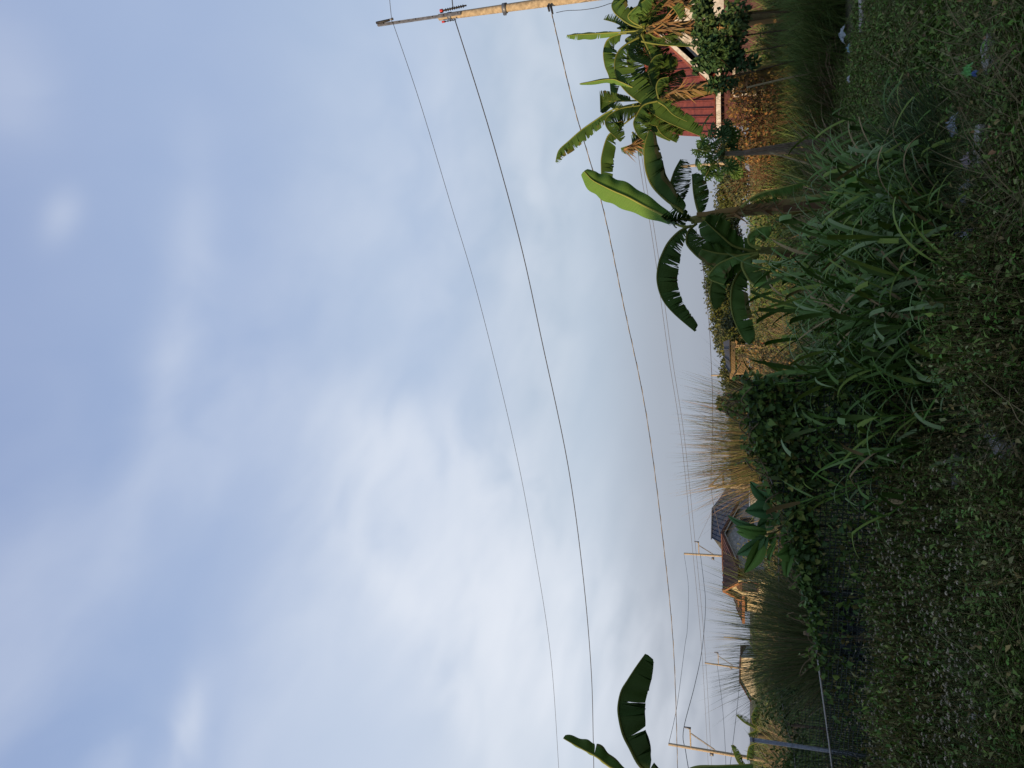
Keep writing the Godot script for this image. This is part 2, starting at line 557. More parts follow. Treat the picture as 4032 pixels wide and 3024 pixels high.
	wall_part(o, [pc + out * 0.8 - rd * 0.85, pc + out * 0.8 + rd * 0.95, pc + out * 0.8 + rd * 0.95 + Vector3(0, eh, 0), pc + out * 0.8 + Vector3(0, rh - 0.35, 0), pc + out * 0.8 - rd * 0.85 + Vector3(0, eh, 0)], -out * 0.1, cream, "porch_wall")
	window_part(o, pc + out * 0.8 - rd * 0.25 + Vector3(0, 1.55, 0) - wd * 0.01, fb, 1.0, 1.1, brown, true)
	window_part(o, pc + rd * 2.1 + Vector3(0, 1.6, 0) - wd * 0.01, fb, 0.8, 0.9, brown, true)
	# lean-to roof over the side door
	var la := pc + rd * 1.2 + Vector3(0, eh - 0.05, 0) - wd * 0.1
	roof_slope(o, la - wd * 0.9 + Vector3(0, -0.25, 0), la - wd * 0.9 + rd * 3.6 + Vector3(0, -0.25, 0), R0 + rd * (L - 1.4), la + rd * 3.9 + Vector3(0, 0.05, 0), 0.5, brown)
	s = begin(false)
	bar(s, la - wd * 0.95 + Vector3(0, -0.33, 0), la - wd * 0.95 + rd * 3.6 + Vector3(0, -0.33, 0), 0.06, 0.2)
	put("eave_board", s, orange, o)
	s = begin(false)
	box(s, pc + rd * 2.9 + wd * 0.4 + Vector3(0, eh * 0.5 - 0.15, 0), Vector3(0.5, eh * 0.5 - 0.15, 1.7), Basis(wd, Vector3.UP, -rd))
	put("side_wall", s, cream, o)
	# --- far cream house
	var h0 := P(2950, 2670, 120)
	o = thing("cream_house", "distant cream coloured house with a thin red roof edge", "house", Vector3(h0.x, 0, h0.z))
	b = o.position
	var pts := []
	for e in [[2950, 2588], [2917, 2590], [2914, 2683], [2958, 2754]]: pts.append(P(e[0], e[1], 120) - b)
	pts[0].y = 0
	var foot: Vector3 = pts[3]
	foot.y = 0
	pts.append(foot)
	wall_part(o, pts, Vector3(0, 0, -0.4), paint(Color(0.78, 0.7, 0.5), 0.9, true, 0.25), "front_wall")
	s = begin(false)
	bar(s, pts[1] + Vector3(0.3, 0.08, 0.1), pts[2] + Vector3(0, 0.08, 0.1), 0.5, 0.16)
	bar(s, pts[2] + Vector3(0, 0.08, 0.1), pts[3] + Vector3(-0.2, 0.06, 0.1), 0.5, 0.14)
	put("roof_edge", s, brown, o)
	var sd: Vector3 = pts[1]
	roof_slope(o, P(2952, 2541, 122) - b, P(2952, 2592, 120.3) - b, sd + Vector3(1.2, 0.1, -2), sd + Vector3(0.05, 0.1, -0.3), 0.5, brown)
	var sw := P(2940, 2548, 121.5) - b
	wall_part(o, [Vector3(sd.x + 0.05, 0, -0.3), Vector3(sw.x, 0, -1.6), sw, Vector3(sd.x + 0.05, sd.y, -0.3)], Vector3(0, 0, -0.3), grey, "side_wall")
	# --- bamboo hut in the weeds
	var hp := P(2900, 1400, 42)
	o = thing("bamboo_hut", "small bamboo slat hut with a weathered sheet roof among the weeds", "hut", Vector3(hp.x, 0, hp.z))
	b = o.position
	for e in [[-0.9, 0.1], [0.5, 0.1], [-0.9, -1.6], [0.5, -1.6]]:
		s = begin()
		tube(s, [Vector3(e[0], 0, e[1]), Vector3(e[0], 2.35, e[1])], 0.05, 0.045)
		put("post", s, M.bamboo, o)
	for i in 9:
		s = begin()
		tube(s, [Vector3(-0.95, 1.62 + i * 0.065, 0.16), Vector3(0.1, 1.62 + i * 0.065, 0.16)], 0.022, 0.022, 5)
		put("slat", s, M.bamboo, o)
	for i in 5:
		s = begin()
		tube(s, [Vector3(-1.2, 2.28 + i * 0.055, 0.22), Vector3(0.7, 2.28 + i * 0.055, 0.22)], 0.022, 0.022, 5)
		put("slat", s, M.bamboo, o)
	roof_slope(o, Vector3(-0.9, 2.5, 0.35), Vector3(0.8, 2.55, 0.35), Vector3(-0.5, 2.75, -1.8), Vector3(0.8, 2.9, -1.8), 0.6, paint(Color(0.06, 0.06, 0.065), 0.8, true, 0.8))
	# --- low shed
	var sp := P(2900, 1840, 55)
	o = thing("low_shed", "low shed with a rusty flat roof beside the slate roofed house", "shed", Vector3(sp.x, 0, sp.z))
	b = o.position
	var rust := paint(Color(0.15, 0.095, 0.065), 0.9, true, 0.5)
	roof_slope(o, Vector3(-1.4, 2.3, 0.4), Vector3(1.6, 2.3, 0.4), Vector3(-1.4, 2.8, -3), Vector3(1.6, 2.8, -3), 0.5, rust)
	s = begin(false)
	box(s, Vector3(0.1, 2.2, 0.3), Vector3(1.4, 0.09, 0.04))
	put("beam", s, orange, o)
	s = begin(false)
	box(s, Vector3(0.5, 1.05, 0), Vector3(0.9, 1.05, 0.08))
	put("wall", s, cream, o)
	for x in [-1.3, -0.5, 1.55]:
		s = begin(false)
		box(s, Vector3(x, 1.05, 0.05), Vector3(0.06, 1.05, 0.06))
		put("post", s, M.wood, o)
	neighbour("two storey white house whose shadow covers the weeds of the foreground", 0.0, 8.6, 5.2, 6.9, white, brown)
	neighbour("lower white house in a row with the two storey one, shading the left fence", -13.6, 5.9, 3.9, 5.0, white, brown)

# the houses behind the photographer whose shade lies over the foreground
func neighbour(label: String, q: float, hw: float, wh: float, rh: float, white: Material, brown: Material) -> void:
	var s: SurfaceTool
	var sh := Vector3(0.78, 0, -0.626)
	var st := Vector3(0.626, 0, 0.78)
	var cen := -sh * (14.0 if q > -5.0 else 14.3) + st * q
	var o := thing("neighbour_house", label, "house", cen)
	var bb := Basis(st, Vector3.UP, st.cross(Vector3.UP))
	s = begin(false)
	box(s, Vector3(0, wh * 0.5, 0), Vector3(hw - 0.4, wh * 0.5, 3.4), bb)
	put("wall", s, white, o)
	var zz := bb.z
	roof_slope(o, -st * hw + zz * 4 + Vector3(0, wh, 0), st * hw + zz * 4 + Vector3(0, wh, 0), -st * hw + Vector3(0, rh, 0), st * hw + Vector3(0, rh, 0), 0.8, brown)
	roof_slope(o, -st * hw - zz * 4 + Vector3(0, wh, 0), st * hw - zz * 4 + Vector3(0, wh, 0), -st * hw + Vector3(0, rh, 0), st * hw + Vector3(0, rh, 0), 0.8, brown)
	for e in [-1, 1]:
		wall_part(o, [st * e * (hw - 0.4) + zz * 3.4 + Vector3(0, wh, 0), st * e * (hw - 0.4) - zz * 3.4 + Vector3(0, wh, 0), st * e * (hw - 0.4) + Vector3(0, rh - 0.25, 0)], st * -0.15 * e, white, "gable_wall")
	var face := zz if zz.dot(sh) > 0 else -zz
	for i in int(hw / 2.0):
		for j in int(wh / 2.4):
			window_part(o, st * (i - int(hw / 2.0) * 0.5 + 0.5) * 3.4 + face * 3.41 + Vector3(0, 1.4 + j * 2.5, 0), Basis(Vector3.UP.cross(face), Vector3.UP, face), 1.3, 1.2, white)

# ---------- poles and wires ----------
func wire(called: String, label: String, pts: Array, d0: float, d1: float, r: float, m: Material, group := "") -> Node3D:
	# pts: pixels along the wire; it hangs in the upright plane between its ends, at depths d0 and d1
	var ks := []
	for p in pts:
		var q := ray(p[0], p[1])
		ks.append(q.x / -q.z)
	var x0: float = ks[0] * d0
	var x1: float = ks[-1] * d1
	var w := []
	for i in pts.size():
		var t: float = (ks[i] * d0 - x0) / ((x1 - x0) - ks[i] * (d1 - d0))
		w.append(P(pts[i][0], pts[i][1], lerpf(d0, d1, t)))
	var s := begin()
	tube(s, curve(w, pts.size() * 6), r, r, 5)
	var o := put(called, s, m, self)
	tag(o, label, "wire", group)
	return o
func far_pole(label: String, x: float, y: float, d: float, r: float, arm: float, y2 := 0.0) -> Node3D:
	var top := P(x, y, d)
	var o := thing("utility_pole", label, "pole", Vector3(top.x, 0, top.z), "distant utility poles")
	var lean := Vector3(y2, 0, 0)
	var s := begin()
	tube(s, [lean, Vector3(0, top.y, 0)], r * 1.1, r * 0.75, 8)
	put("pole", s, M.pole, o)
	if arm > 0:
		var ay := top.y - arm * 0.9
		s = begin(false)
		bar(s, Vector3(-0.08, ay, 0), Vector3(arm * 0.75, ay + 0.05, 0), r * 0.7, r * 0.7)
		put("bracket", s, M.pole, o)
		s = begin(false)
		bar(s, Vector3(0, ay - arm * 0.95, 0), Vector3(arm * 0.55, ay, 0), r * 0.6, r * 0.6)
		put("brace", s, M.steel, o)
		s = begin()
		tube(s, [Vector3(arm * 0.75, ay, 0), Vector3(arm * 0.78, ay + arm * 0.28, 0)], r * 0.7, r * 0.4, 6)
		put("insulator", s, M.steel, o)
		s = begin()
		tube(s, [Vector3(-r * 2.4, ay - arm * 0.9, 0), Vector3(-r * 2.4, ay - arm * 0.75, 0)], r * 1.1, r * 1.1, 7)
		put("lamp_bracket", s, M.steel, o)
	return o
func build_poles() -> void:
	# the near pole at the right
	var s0 := 2.458
	var zp := func(zx: float, zy: float, d: float) -> Vector3: return P(1450 + zx / s0, zy / s0, d)
	var top: Vector3 = zp.call(685, 168, 18.0)
	var o := thing("utility_pole", "tall tapering cream utility pole carrying an angled steel bar and red-capped insulators", "pole", Vector3(top.x, 0, top.z))
	var b := o.position
	var s := begin()
	var ring := []
	for i in 13: ring.append(Vector3(0, top.y * i / 12.0, 0))
	tube(s, ring, 0.16, 0.075, 20)
	put("pole", s, M.pole, o)
	s = begin()
	tube(s, [Vector3(0, top.y, 0), Vector3(0, top.y + 0.03, 0)], 0.075, 0.03, 16)
	put("cap", s, M.pole, o)
	s = begin(false)
	var ba: Vector3 = zp.call(92, 244, 17.88) - b
	var bz: Vector3 = zp.call(895, 128, 17.88) - b
	bar(s, ba, bz, 0.055, 0.055, Vector3.BACK)
	put("steel_bar", s, M.steel, o)
	for t in [0.08, 0.27, 0.47, 0.67, 0.8, 0.97]:
		s = begin()
		var c := ba.lerp(bz, t)
		tube(s, [c, c + Vector3(0, 0, 0.05)], 0.012, 0.012, 6)
		put("bolt", s, M.black, o)
	s = begin()
	tube(s, [zp.call(78, 222, 17.84) - b, zp.call(205, 194, 17.84) - b], 0.032, 0.03, 10)
	put("insulator", s, M.black, o)
	s = begin()
	tube(s, [zp.call(205, 190, 17.84) - b, zp.call(240, 182, 17.84) - b], 0.02, 0.03, 8)
	put("clamp", s, M.steel, o)
	# finned insulators with red ends
	for e in [[[700, 108], [950, 52], 0.04, 9], [[718, 212], [850, 190], 0.022, 4]]:
		var p: Vector3 = zp.call(e[0][0], e[0][1], 17.95) - b
		var q: Vector3 = zp.call(e[1][0], e[1][1], 17.95) - b
		s = begin()
		tube(s, [p, q], e[2] * 0.55, e[2] * 0.45, 8)
		var ins := put("insulator", s, M.black, o)
		for i in e[3]:
			var c := p.lerp(q, 0.2 + 0.75 * i / e[3])
			s = begin()
			tube(s, [c, c + (q - p).normalized() * 0.012], e[2], e[2] * 0.9, 9)
			put("fin", s, M.black, ins)
		s = begin()
		tube(s, [p - (q - p).normalized() * 0.01, p + (q - p).normalized() * 0.06], e[2] * 1.15, e[2] * 1.15, 9)
		put("red_cap", s, M.red, ins)
	var bandy: float = (zp.call(1322, 68, 18.0)).y
	for yy in [bandy, top.y - 0.28]:
		s = begin()
		tube(s, [Vector3(0, yy - 0.05, 0), Vector3(0, yy + 0.05, 0)], 0.118 if yy == bandy else 0.088, 0.116 if yy == bandy else 0.086, 18)
		put("band", s, M.galv, o)
	s = begin(false)
	box(s, Vector3(-0.13, bandy, 0.0), Vector3(0.03, 0.035, 0.03))
	put("band_lug", s, M.galv, o)
	for e in [[1740, 52, 1752, 110], [1765, 50, 1785, 135]]:
		s = begin()
		tube(s, [zp.call(e[0], e[1], 17.9) - b, zp.call(e[2], e[3], 17.9) - b], 0.03, 0.022, 7)
		put("cable_clamp", s, M.black, o)
	# wires towards the left
	wire("overhead_wire", "thin wire, topmost of the three from the near pole", [[1546, 87], [1650, 392], [1774, 802], [1887, 1185], [2023, 1741], [2102, 2151], [2169, 2588], [2200, 3024], [2208, 3180]], 17.84, 31, 0.007, M.wire)
	wire("overhead_wire", "black cable, middle one of the three from the near pole", [[1790, 74], [1932, 529], [2051, 966], [2133, 1340], [2238, 1841], [2297, 2279], [2328, 2643], [2336, 2916], [2340, 3150]], 17.9, 31, 0.013, M.wire)
	var w3 := wire("service_cable", "twisted service cable, lowest of the three from the near pole", [[2173, 55], [2260, 419], [2370, 802], [2452, 1185], [2543, 1622], [2607, 2096], [2652, 2552], [2668, 3024], [2672, 3160]], 17.9, 31, 0.011, M.wire)
	var pp := []
	var c0 := [[2173, 55], [2260, 419], [2370, 802], [2452, 1185], [2543, 1622], [2607, 2096], [2652, 2552], [2668, 3024], [2672, 3160]]
	var q0 := ray(2173, 55)
	var q1 := ray(2672, 3160)
	for e in c0:
		var q := ray(e[0], e[1])
		var k0: float = q0.x / -q0.z * 17.9
		var k1: float = q1.x / -q1.z * 31.0
		var t: float = (q.x / -q.z * 17.9 - k0) / ((k1 - k0) - q.x / -q.z * 13.1)
		pp.append(P(e[0], e[1], lerpf(17.9, 31.0, t)))
	var cc := curve(pp, 260)
	for i in cc.size(): cc[i] += Vector3(0, sin(i * 0.9), cos(i * 0.9)) * 0.014
	var ts := begin()
	tube(ts, cc, 0.006, 0.006, 4)
	put("bare_strand", ts, paint(Color(0.4, 0.36, 0.3), 0.6, false), w3)
	wire("overhead_wire", "wire from the near pole's top bar leaving upward to the next span", [[1543, 86], [1533, -20], [1528, -150]], 17.84, 17, 0.007, M.wire)
	wire("overhead_wire", "black cable from the finned insulator leaving to the next span", [[1783, 28], [1779, -20], [1775, -150]], 17.95, 17, 0.013, M.wire)
	wire("drop_wire", "loose thin drop wire wandering from the near pole to the red roofed house", [[2190, 50], [2230, 42], [2290, 39], [2350, 30], [2395, 16], [2420, 2], [2470, -60]], 17.9, 24, 0.007, M.wire)
	# distant poles
	var pa := far_pole("far pole with cross bracket rising behind the brown roof", 2693, 2180, 80, 0.13, 1.6)
	var pb := far_pole("far pole with cross bracket beside the cream house", 2775, 2610, 95, 0.12, 1.7, -0.35)
	var pc := far_pole("leaning pole with bracket beside the far banana plant", 2632, 2930, 45, 0.1, 1.35, -0.25)
	var pd := far_pole("bare short pole with a slanting brace in front of the slate roof", 2790, 1913, 50, 0.12, 0.0)
	s = begin()
	tube(s, [Vector3(1.9, -0.5 + P(2880, 1815, 50).y, 0), Vector3(0.05, P(2798, 1912, 50).y, 0)], 0.05, 0.05, 6)
	put("brace", s, M.wood, pd)
	s = begin()
	tube(s, [Vector3(0, P(2848, 1912, 50).y, 0), Vector3(0.6, P(2848, 1912, 50).y, 0)], 0.06, 0.06, 6)
	put("brace", s, M.wood, pd)
	far_pole("stub of a pole seen between the banana leaves and papaya", 2675, 656, 60, 0.13, 0.0)
	far_pole("thin far pole standing before the tree line", 2800, 1478, 70, 0.1, 0.0)
	far_pole("far thin pole with small fittings behind the dark grass tuft", 2850, 2508, 130, 0.1, 0.0)
	# distant wires
	for k in 2:
		var dx := k * 13
		wire("distant_wire", "%s of two parallel thin wires crossing low over the houses" % ["upper", "lower"][k], [[2500 + dx, 520], [2532 + dx, 731], [2557 + dx, 867], [2584 + dx, 1043], [2606 + dx, 1210], [2636 + dx, 1426], [2672 + dx, 1652], [2694 + dx, 1833], [2722 + dx, 2116], [2745 + dx, 2347], [2763 + dx, 2560], [2777 + dx, 2790], [2790 + dx, 3040]], 45, 90, 0.014, M.cable, "parallel far wires")
	wire("distant_wire", "thin wire hanging just above the tree line", [[2740, 900], [2765, 1029], [2790, 1253], [2799, 1398], [2806, 1597], [2803, 1800], [2798, 1913]], 52, 50, 0.016, M.cable)
	wire("distant_wire", "thin wire from the short pole past the slate roof", [[2798, 1913], [2812, 2000], [2826, 2060], [2835, 2105]], 50, 61, 0.016, M.cable)
	wire("distant_wire", "wire from the bracket pole behind the brown roof to the leaning pole's bracket", [[2758, 2184], [2772, 2300], [2778, 2370], [2774, 2460], [2761, 2577], [2733, 2708], [2691, 2875], [2700, 2960], [2715, 3050]], 80, 45, 0.02, M.wire)
	wire("distant_wire", "faint wire rising to the top of the leaning pole", [[2693, 2180], [2708, 2280], [2711, 2360], [2706, 2480], [2697, 2541], [2666, 2776], [2634, 2925]], 80, 45, 0.013, M.cable)
	wire("distant_wire", "thin wire from the bracket pole beside the cream house", [[2823, 2613], [2840, 2740], [2850, 2850], [2857, 2980], [2858, 3050]], 95, 70, 0.018, M.cable)
	wire("distant_wire", "thin wire above the cream house roof sagging towards the far banana plant", [[2910, 2600], [2911, 2690], [2903, 2780], [2886, 2925], [2870, 3050]], 95, 60, 0.02, M.cable)
	wire("distant_wire", "faint wire slanting from the bracket pole behind the brown roof toward the slate roof", [[2750, 2125], [2790, 2040], [2812, 1990]], 80, 78, 0.012, M.cable)

# ---------- trees ----------
func leaf_card(s: SurfaceTool, p: Vector3, l: float, w: float, c: Color) -> void:
	var d := unit()
	var x := d.cross(unit()).normalized()
	var up := d.cross(x) * l * 0.15
	s.set_color(c)
	tri(s, p, p + d * l * 0.5 + x * w * 0.5 + up, p + d * l)
	tri(s, p, p + d * l, p + d * l * 0.5 - x * w * 0.5 + up)
func make_tree(label: String, x: float, h: float, z: float, r: float, c: Color, leaves: int, size: float, called := "broadleaf_tree") -> void:
	var o := thing(called, label, "tree", Vector3(x, 0, z), "trees of the far tree line")
	var s := begin()
	s.set_color(Color(0.09, 0.07, 0.05))
	var fork := Vector3(rng.randf_range(-0.3, 0.3), h * 0.4, 0)
	tube(s, [Vector3.ZERO, fork * 0.5 + Vector3(0.08, 0, 0), fork], h * 0.03, h * 0.018, 7)
	put("trunk", s, M.stem, o)
	var cl := []
	for i in 11:
		var u := unit()
		u.y = absf(u.y) * 0.9 - 0.25
		cl.append([Vector3(0, h * 0.64, 0) + Vector3(u.x * r, u.y * h * 0.36, u.z * r) * rng.randf_range(0.45, 0.85), r * rng.randf_range(0.3, 0.5)])
	cl.append([Vector3(rng.randf_range(-0.3, 0.3) * r, h - r * 0.35, 0), r * 0.35])
	for e in cl.slice(0, 7):
		s = begin()
		s.set_color(Color(0.09, 0.07, 0.05))
		var mid: Vector3 = fork.lerp(e[0], 0.5) + Vector3(0, -0.1, 0)
		tube(s, [fork, mid, e[0]], h * 0.014, h * 0.004, 5)
		put("limb", s, M.stem, o)
	s = begin()
	for i in leaves:
		var e: Array = cl[rng.randi() % cl.size()]
		var u := unit() * pow(rng.randf(), 0.4)
		leaf_card(s, e[0] + u * e[1] * Vector3(1.15, 0.8, 1.15), size * rng.randf_range(0.7, 1.3), size * 0.6, rc(c, 0.28))
	var cr := put("crown", s, M.leaf, o)
	cr.set_meta("kind", "stuff")
func build_trees() -> void:
	rng.seed = 71
	var kinds := [["dark rounded tree", Color(0.05, 0.07, 0.025)], ["olive green bushy tree", Color(0.085, 0.095, 0.03)], ["pale grey-green loose tree", Color(0.09, 0.1, 0.05)]]
	for e in [[1045, 2752, 70, 2.2, 0, "beside the drooping lower leaves of the tall banana plant"], [1110, 2757, 75, 2.4, 0, "close behind the young banana plant"], [1195, 2768, 72, 2.6, 1, "behind the long leaf of the young banana plant"], [1262, 2788, 66, 2.2, 1, "next to the sheet roof of the bamboo hut"], [1330, 2806, 60, 1.9, 2, "rising right over the bamboo hut"], [1400, 2838, 58, 1.8, 1, "between the bamboo hut and the thin far pole"], [1462, 2836, 62, 2.2, 1, "with the thin far pole in front of it"], [1535, 2842, 64, 2.0, 0, "behind the reed-like grass tuft"], [1600, 2816, 60, 1.1, 0, "small and single, beside the brown-tipped tuft"], [960, 2790, 75, 2.8, 1, "behind the stem of the tall banana plant"], [860, 2812, 80, 3.0, 2, "in the gap left of the papaya plant"], [760, 2815, 70, 2.5, 1, "behind the papaya plant"], [690, 2850, 60, 2.0, 2, "low under the stub of the far pole"], [1700, 2868, 75, 2.4, 0, "behind the brown-tipped grass tuft"], [1785, 2880, 80, 2.6, 2, "next to the low shed with the rusty roof"], [600, 2800, 75, 2.6, 1, "behind the red house and papaya"]]:
		var top := P(e[1], e[0], e[2])
		make_tree("%s %s" % [kinds[e[4]][0], e[5]], top.x, top.y, top.z, e[3] * 1.15, kinds[e[4]][1], 3200, 0.25)

# ---------- banana plants ----------
func banana_leaf(root: Node3D, org: Vector2, px: Array, d0: float, d1: float, w: float, fold: float, tear: float, face := false, tone := 1.0, pet := 0.12, dry := 0.12, curl := 0.35) -> void:
	var ctl := []
	for i in range(0, px.size(), 2):
		ctl.append(P(org.x + px[i] / ZS, org.y + px[i + 1] / ZS, lerpf(d0, d1, float(i) / max(px.size() - 2, 1))) - root.position)
	var n := 44 if tear < 0.3 else 84
	var sp := curve(ctl, n)
	var pitch: float = (sp[n] - sp[0]).length() / n
	var ref := Vector3(0, 0.15, 1).normalized() if face else Vector3.UP
	var chord: Vector3 = sp[n] - sp[int(n * 0.25)]
	if not face: chord.y = 0
	if chord.length() < 0.03: chord = Vector3(0.3, 0, 1)
	var s0 := chord.cross(ref).normalized()
	var base := Color(0.075, 0.14, 0.034) * tone
	var s := begin()
	var k0 := int(n * pet)
	for side in [-1.0, 1.0]:
		var torn := true
		var dphi := 0.0
		var c := base
		var len_k := 1.0
		var brown := false
		var wob := rng.randf() * 10
		for i in range(k0, n):
			if torn or i == k0:
				dphi = rng.randf_range(-0.2, 0.26) * (0.35 + tear * 0.7)
				c = rc(base, 0.14)
				len_k = rng.randf_range(1.0 - 0.13 * tear, 1.0)
				brown = dry > 0.0 and rng.randf() < dry + 0.06
			var next_torn := rng.randf() < tear
			var rows := []
			for j in 2:
				var q := i + j
				var t := float(q - k0) / (n - k0)
				var T: Vector3 = (sp[min(q + 1, n)] - sp[max(q - 1, 0)]).normalized()
				var S := (s0 - T * s0.dot(T)).normalized()
				var N := S.cross(T)
				if N.dot(ref) < 0: N = -N
				var hw: float = w * 0.5 * clampf(pow(sin(PI * clampf(t * 0.93 + 0.05, 0, 1)), 0.55), 0.02, 1.0) * len_k
				if t > 0.985: hw *= 0.45
				var pos: Vector3 = sp[q]
				var row := [pos]
				var gap := 0.0
				if j == 0 and torn: gap = 1.0
				if j == 1 and next_torn: gap = -1.0
				for a in 4:
					var ph: float = deg_to_rad(fold) + dphi * (0.4 + a * 0.3) + curl * a / 3.0 + 0.10 * sin(q * 35.0 / n + wob)
					var along := T * (hw * 0.05 + gap * (a + 1) * 0.25 * minf(0.006 + 0.016 * tear, pitch * (0.12 + 0.3 * tear)))
					pos += (S * side * cos(ph) - N * sin(ph)) * hw * 0.25 + along
					row.append(pos)
				rows.append(row)
			for a in 4:
				var cc := c
				if brown and a == 3: cc = c.lerp(Color(0.17, 0.11, 0.05), 0.6)
				s.set_color(cc)
				var v0 := float(i) / n * 6.0
				var v1 := float(i + 1) / n * 6.0
				for m in [[0, a, v0], [0, a + 1, v0], [1, a + 1, v1], [0, a, v0], [1, a + 1, v1], [1, a, v1]]:
					s.set_uv(Vector2(m[1] * 0.25, m[2]))
					s.add_vertex(rows[m[0]][m[1]])
			torn = next_torn
	var leaf := put("leaf", s, M.banana, root)
	var ms := begin()
	ms.set_color(Color(0.17, 0.19, 0.05) * lerpf(1.0, tone, 0.5))
	tube(ms, sp, 0.021, 0.004, 6)
	put("midrib", ms, M.matte, leaf)
func pseudostem(root: Node3D, pts: Array, r0: float, r1: float, c: Color) -> void:
	var rel := []
	for p in pts: rel.append(p - root.position)
	var cs := curve(rel, 18)
	var s := begin()
	s.set_color(c)
	tube(s, cs, r0, r1, 12)
	put("pseudostem", s, M.stem, root)
	for k in 6:           # overlapping dry leaf sheaths wrapped round the stem
		var t0 := rng.randf_range(0.05, 0.7)
		var a := rng.randf() * TAU
		s = begin()
		s.set_color(rc([Color(0.12, 0.075, 0.04), Color(0.2, 0.16, 0.05), Color(0.24, 0.16, 0.07)][k % 3], 0.2))
		var seg := []
		for i in 6:
			var p: Vector3 = cs[int(clampf(t0 * 18 + i * 1.1, 0, 18))]
			var r := lerpf(r0, r1, t0) * 1.06 + (0.02 if i == 5 else 0.0) + 0.004 * i
			var ring := []
			for m in 4:
				var b := a + (m - 1.5) * 0.42 * (1.0 - i * 0.1)
				ring.append(p + Vector3(cos(b), 0, sin(b)) * r)
			seg.append(ring)
		for i in 5:
			for m in 3: quad(s, seg[i][m], seg[i][m + 1], seg[i + 1][m + 1], seg[i + 1][m])
		put("dry_sheath", s, M.matte, root)
func dead_leaf(root: Node3D, org: Vector2, px: Array, d: float, w: float) -> void:
	var ctl := []
	for i in range(0, px.size(), 2): ctl.append(P(org.x + px[i] / ZS, org.y + px[i + 1] / ZS, d) - root.position)
	var cs := curve(ctl, 16)
	var s := begin()
	for i in range(2, 16):
		for k in 3:
			s.set_color(rc(Color(0.2, 0.125, 0.06), 0.35))
			var a: Vector3 = cs[i]
			var dd := Vector3(rng.randf_range(-1, 1), -0.9, rng.randf_range(-0.5, 0.5)) * w * rng.randf_range(0.4, 1.0)
			var side := Vector3(0.02, 0.0, 0.012)
			tri(s, a - side, a + side, a + dd * 0.6 + side * 0.8)
			tri(s, a - side, a + dd * 0.6 + side * 0.8, a + dd)
	s.set_color(Color(0.2, 0.14, 0.06))
	tube(s, cs, 0.014, 0.004, 5)
	put("dead_leaf", s, M.matte, root)
func fill_leaves(root: Node3D, org: Vector2, cx: float, cy: float, d: float, n: int, w: float) -> void:
	for k in n:
		var a := -2.6 + 5.2 * (k + rng.randf_range(0.2, 0.8)) / n        # 0 is straight up, in the picture's left
		var L := rng.randf_range(330, 470)
		var ux := -cos(a) * 0.75 - 0.25
		var uy := -sin(a)
		var dz := rng.randf_range(-0.5, 0.7)
		banana_leaf(root, org, [cx, cy, cx + ux * L * 0.3, cy + uy * L * 0.22, cx + ux * L * 0.55 + 10, cy + uy * L * 0.5, cx + ux * L * 0.6 + 70, cy + uy * L * 0.75, cx + ux * L * 0.5 + 190, cy + uy * L * 0.92], d, d + dz, w * rng.randf_range(0.8, 1.1), 72, rng.randf_range(0.45, 0.85), false, rng.randf_range(0.65, 1.0), 0.12, 0.25)
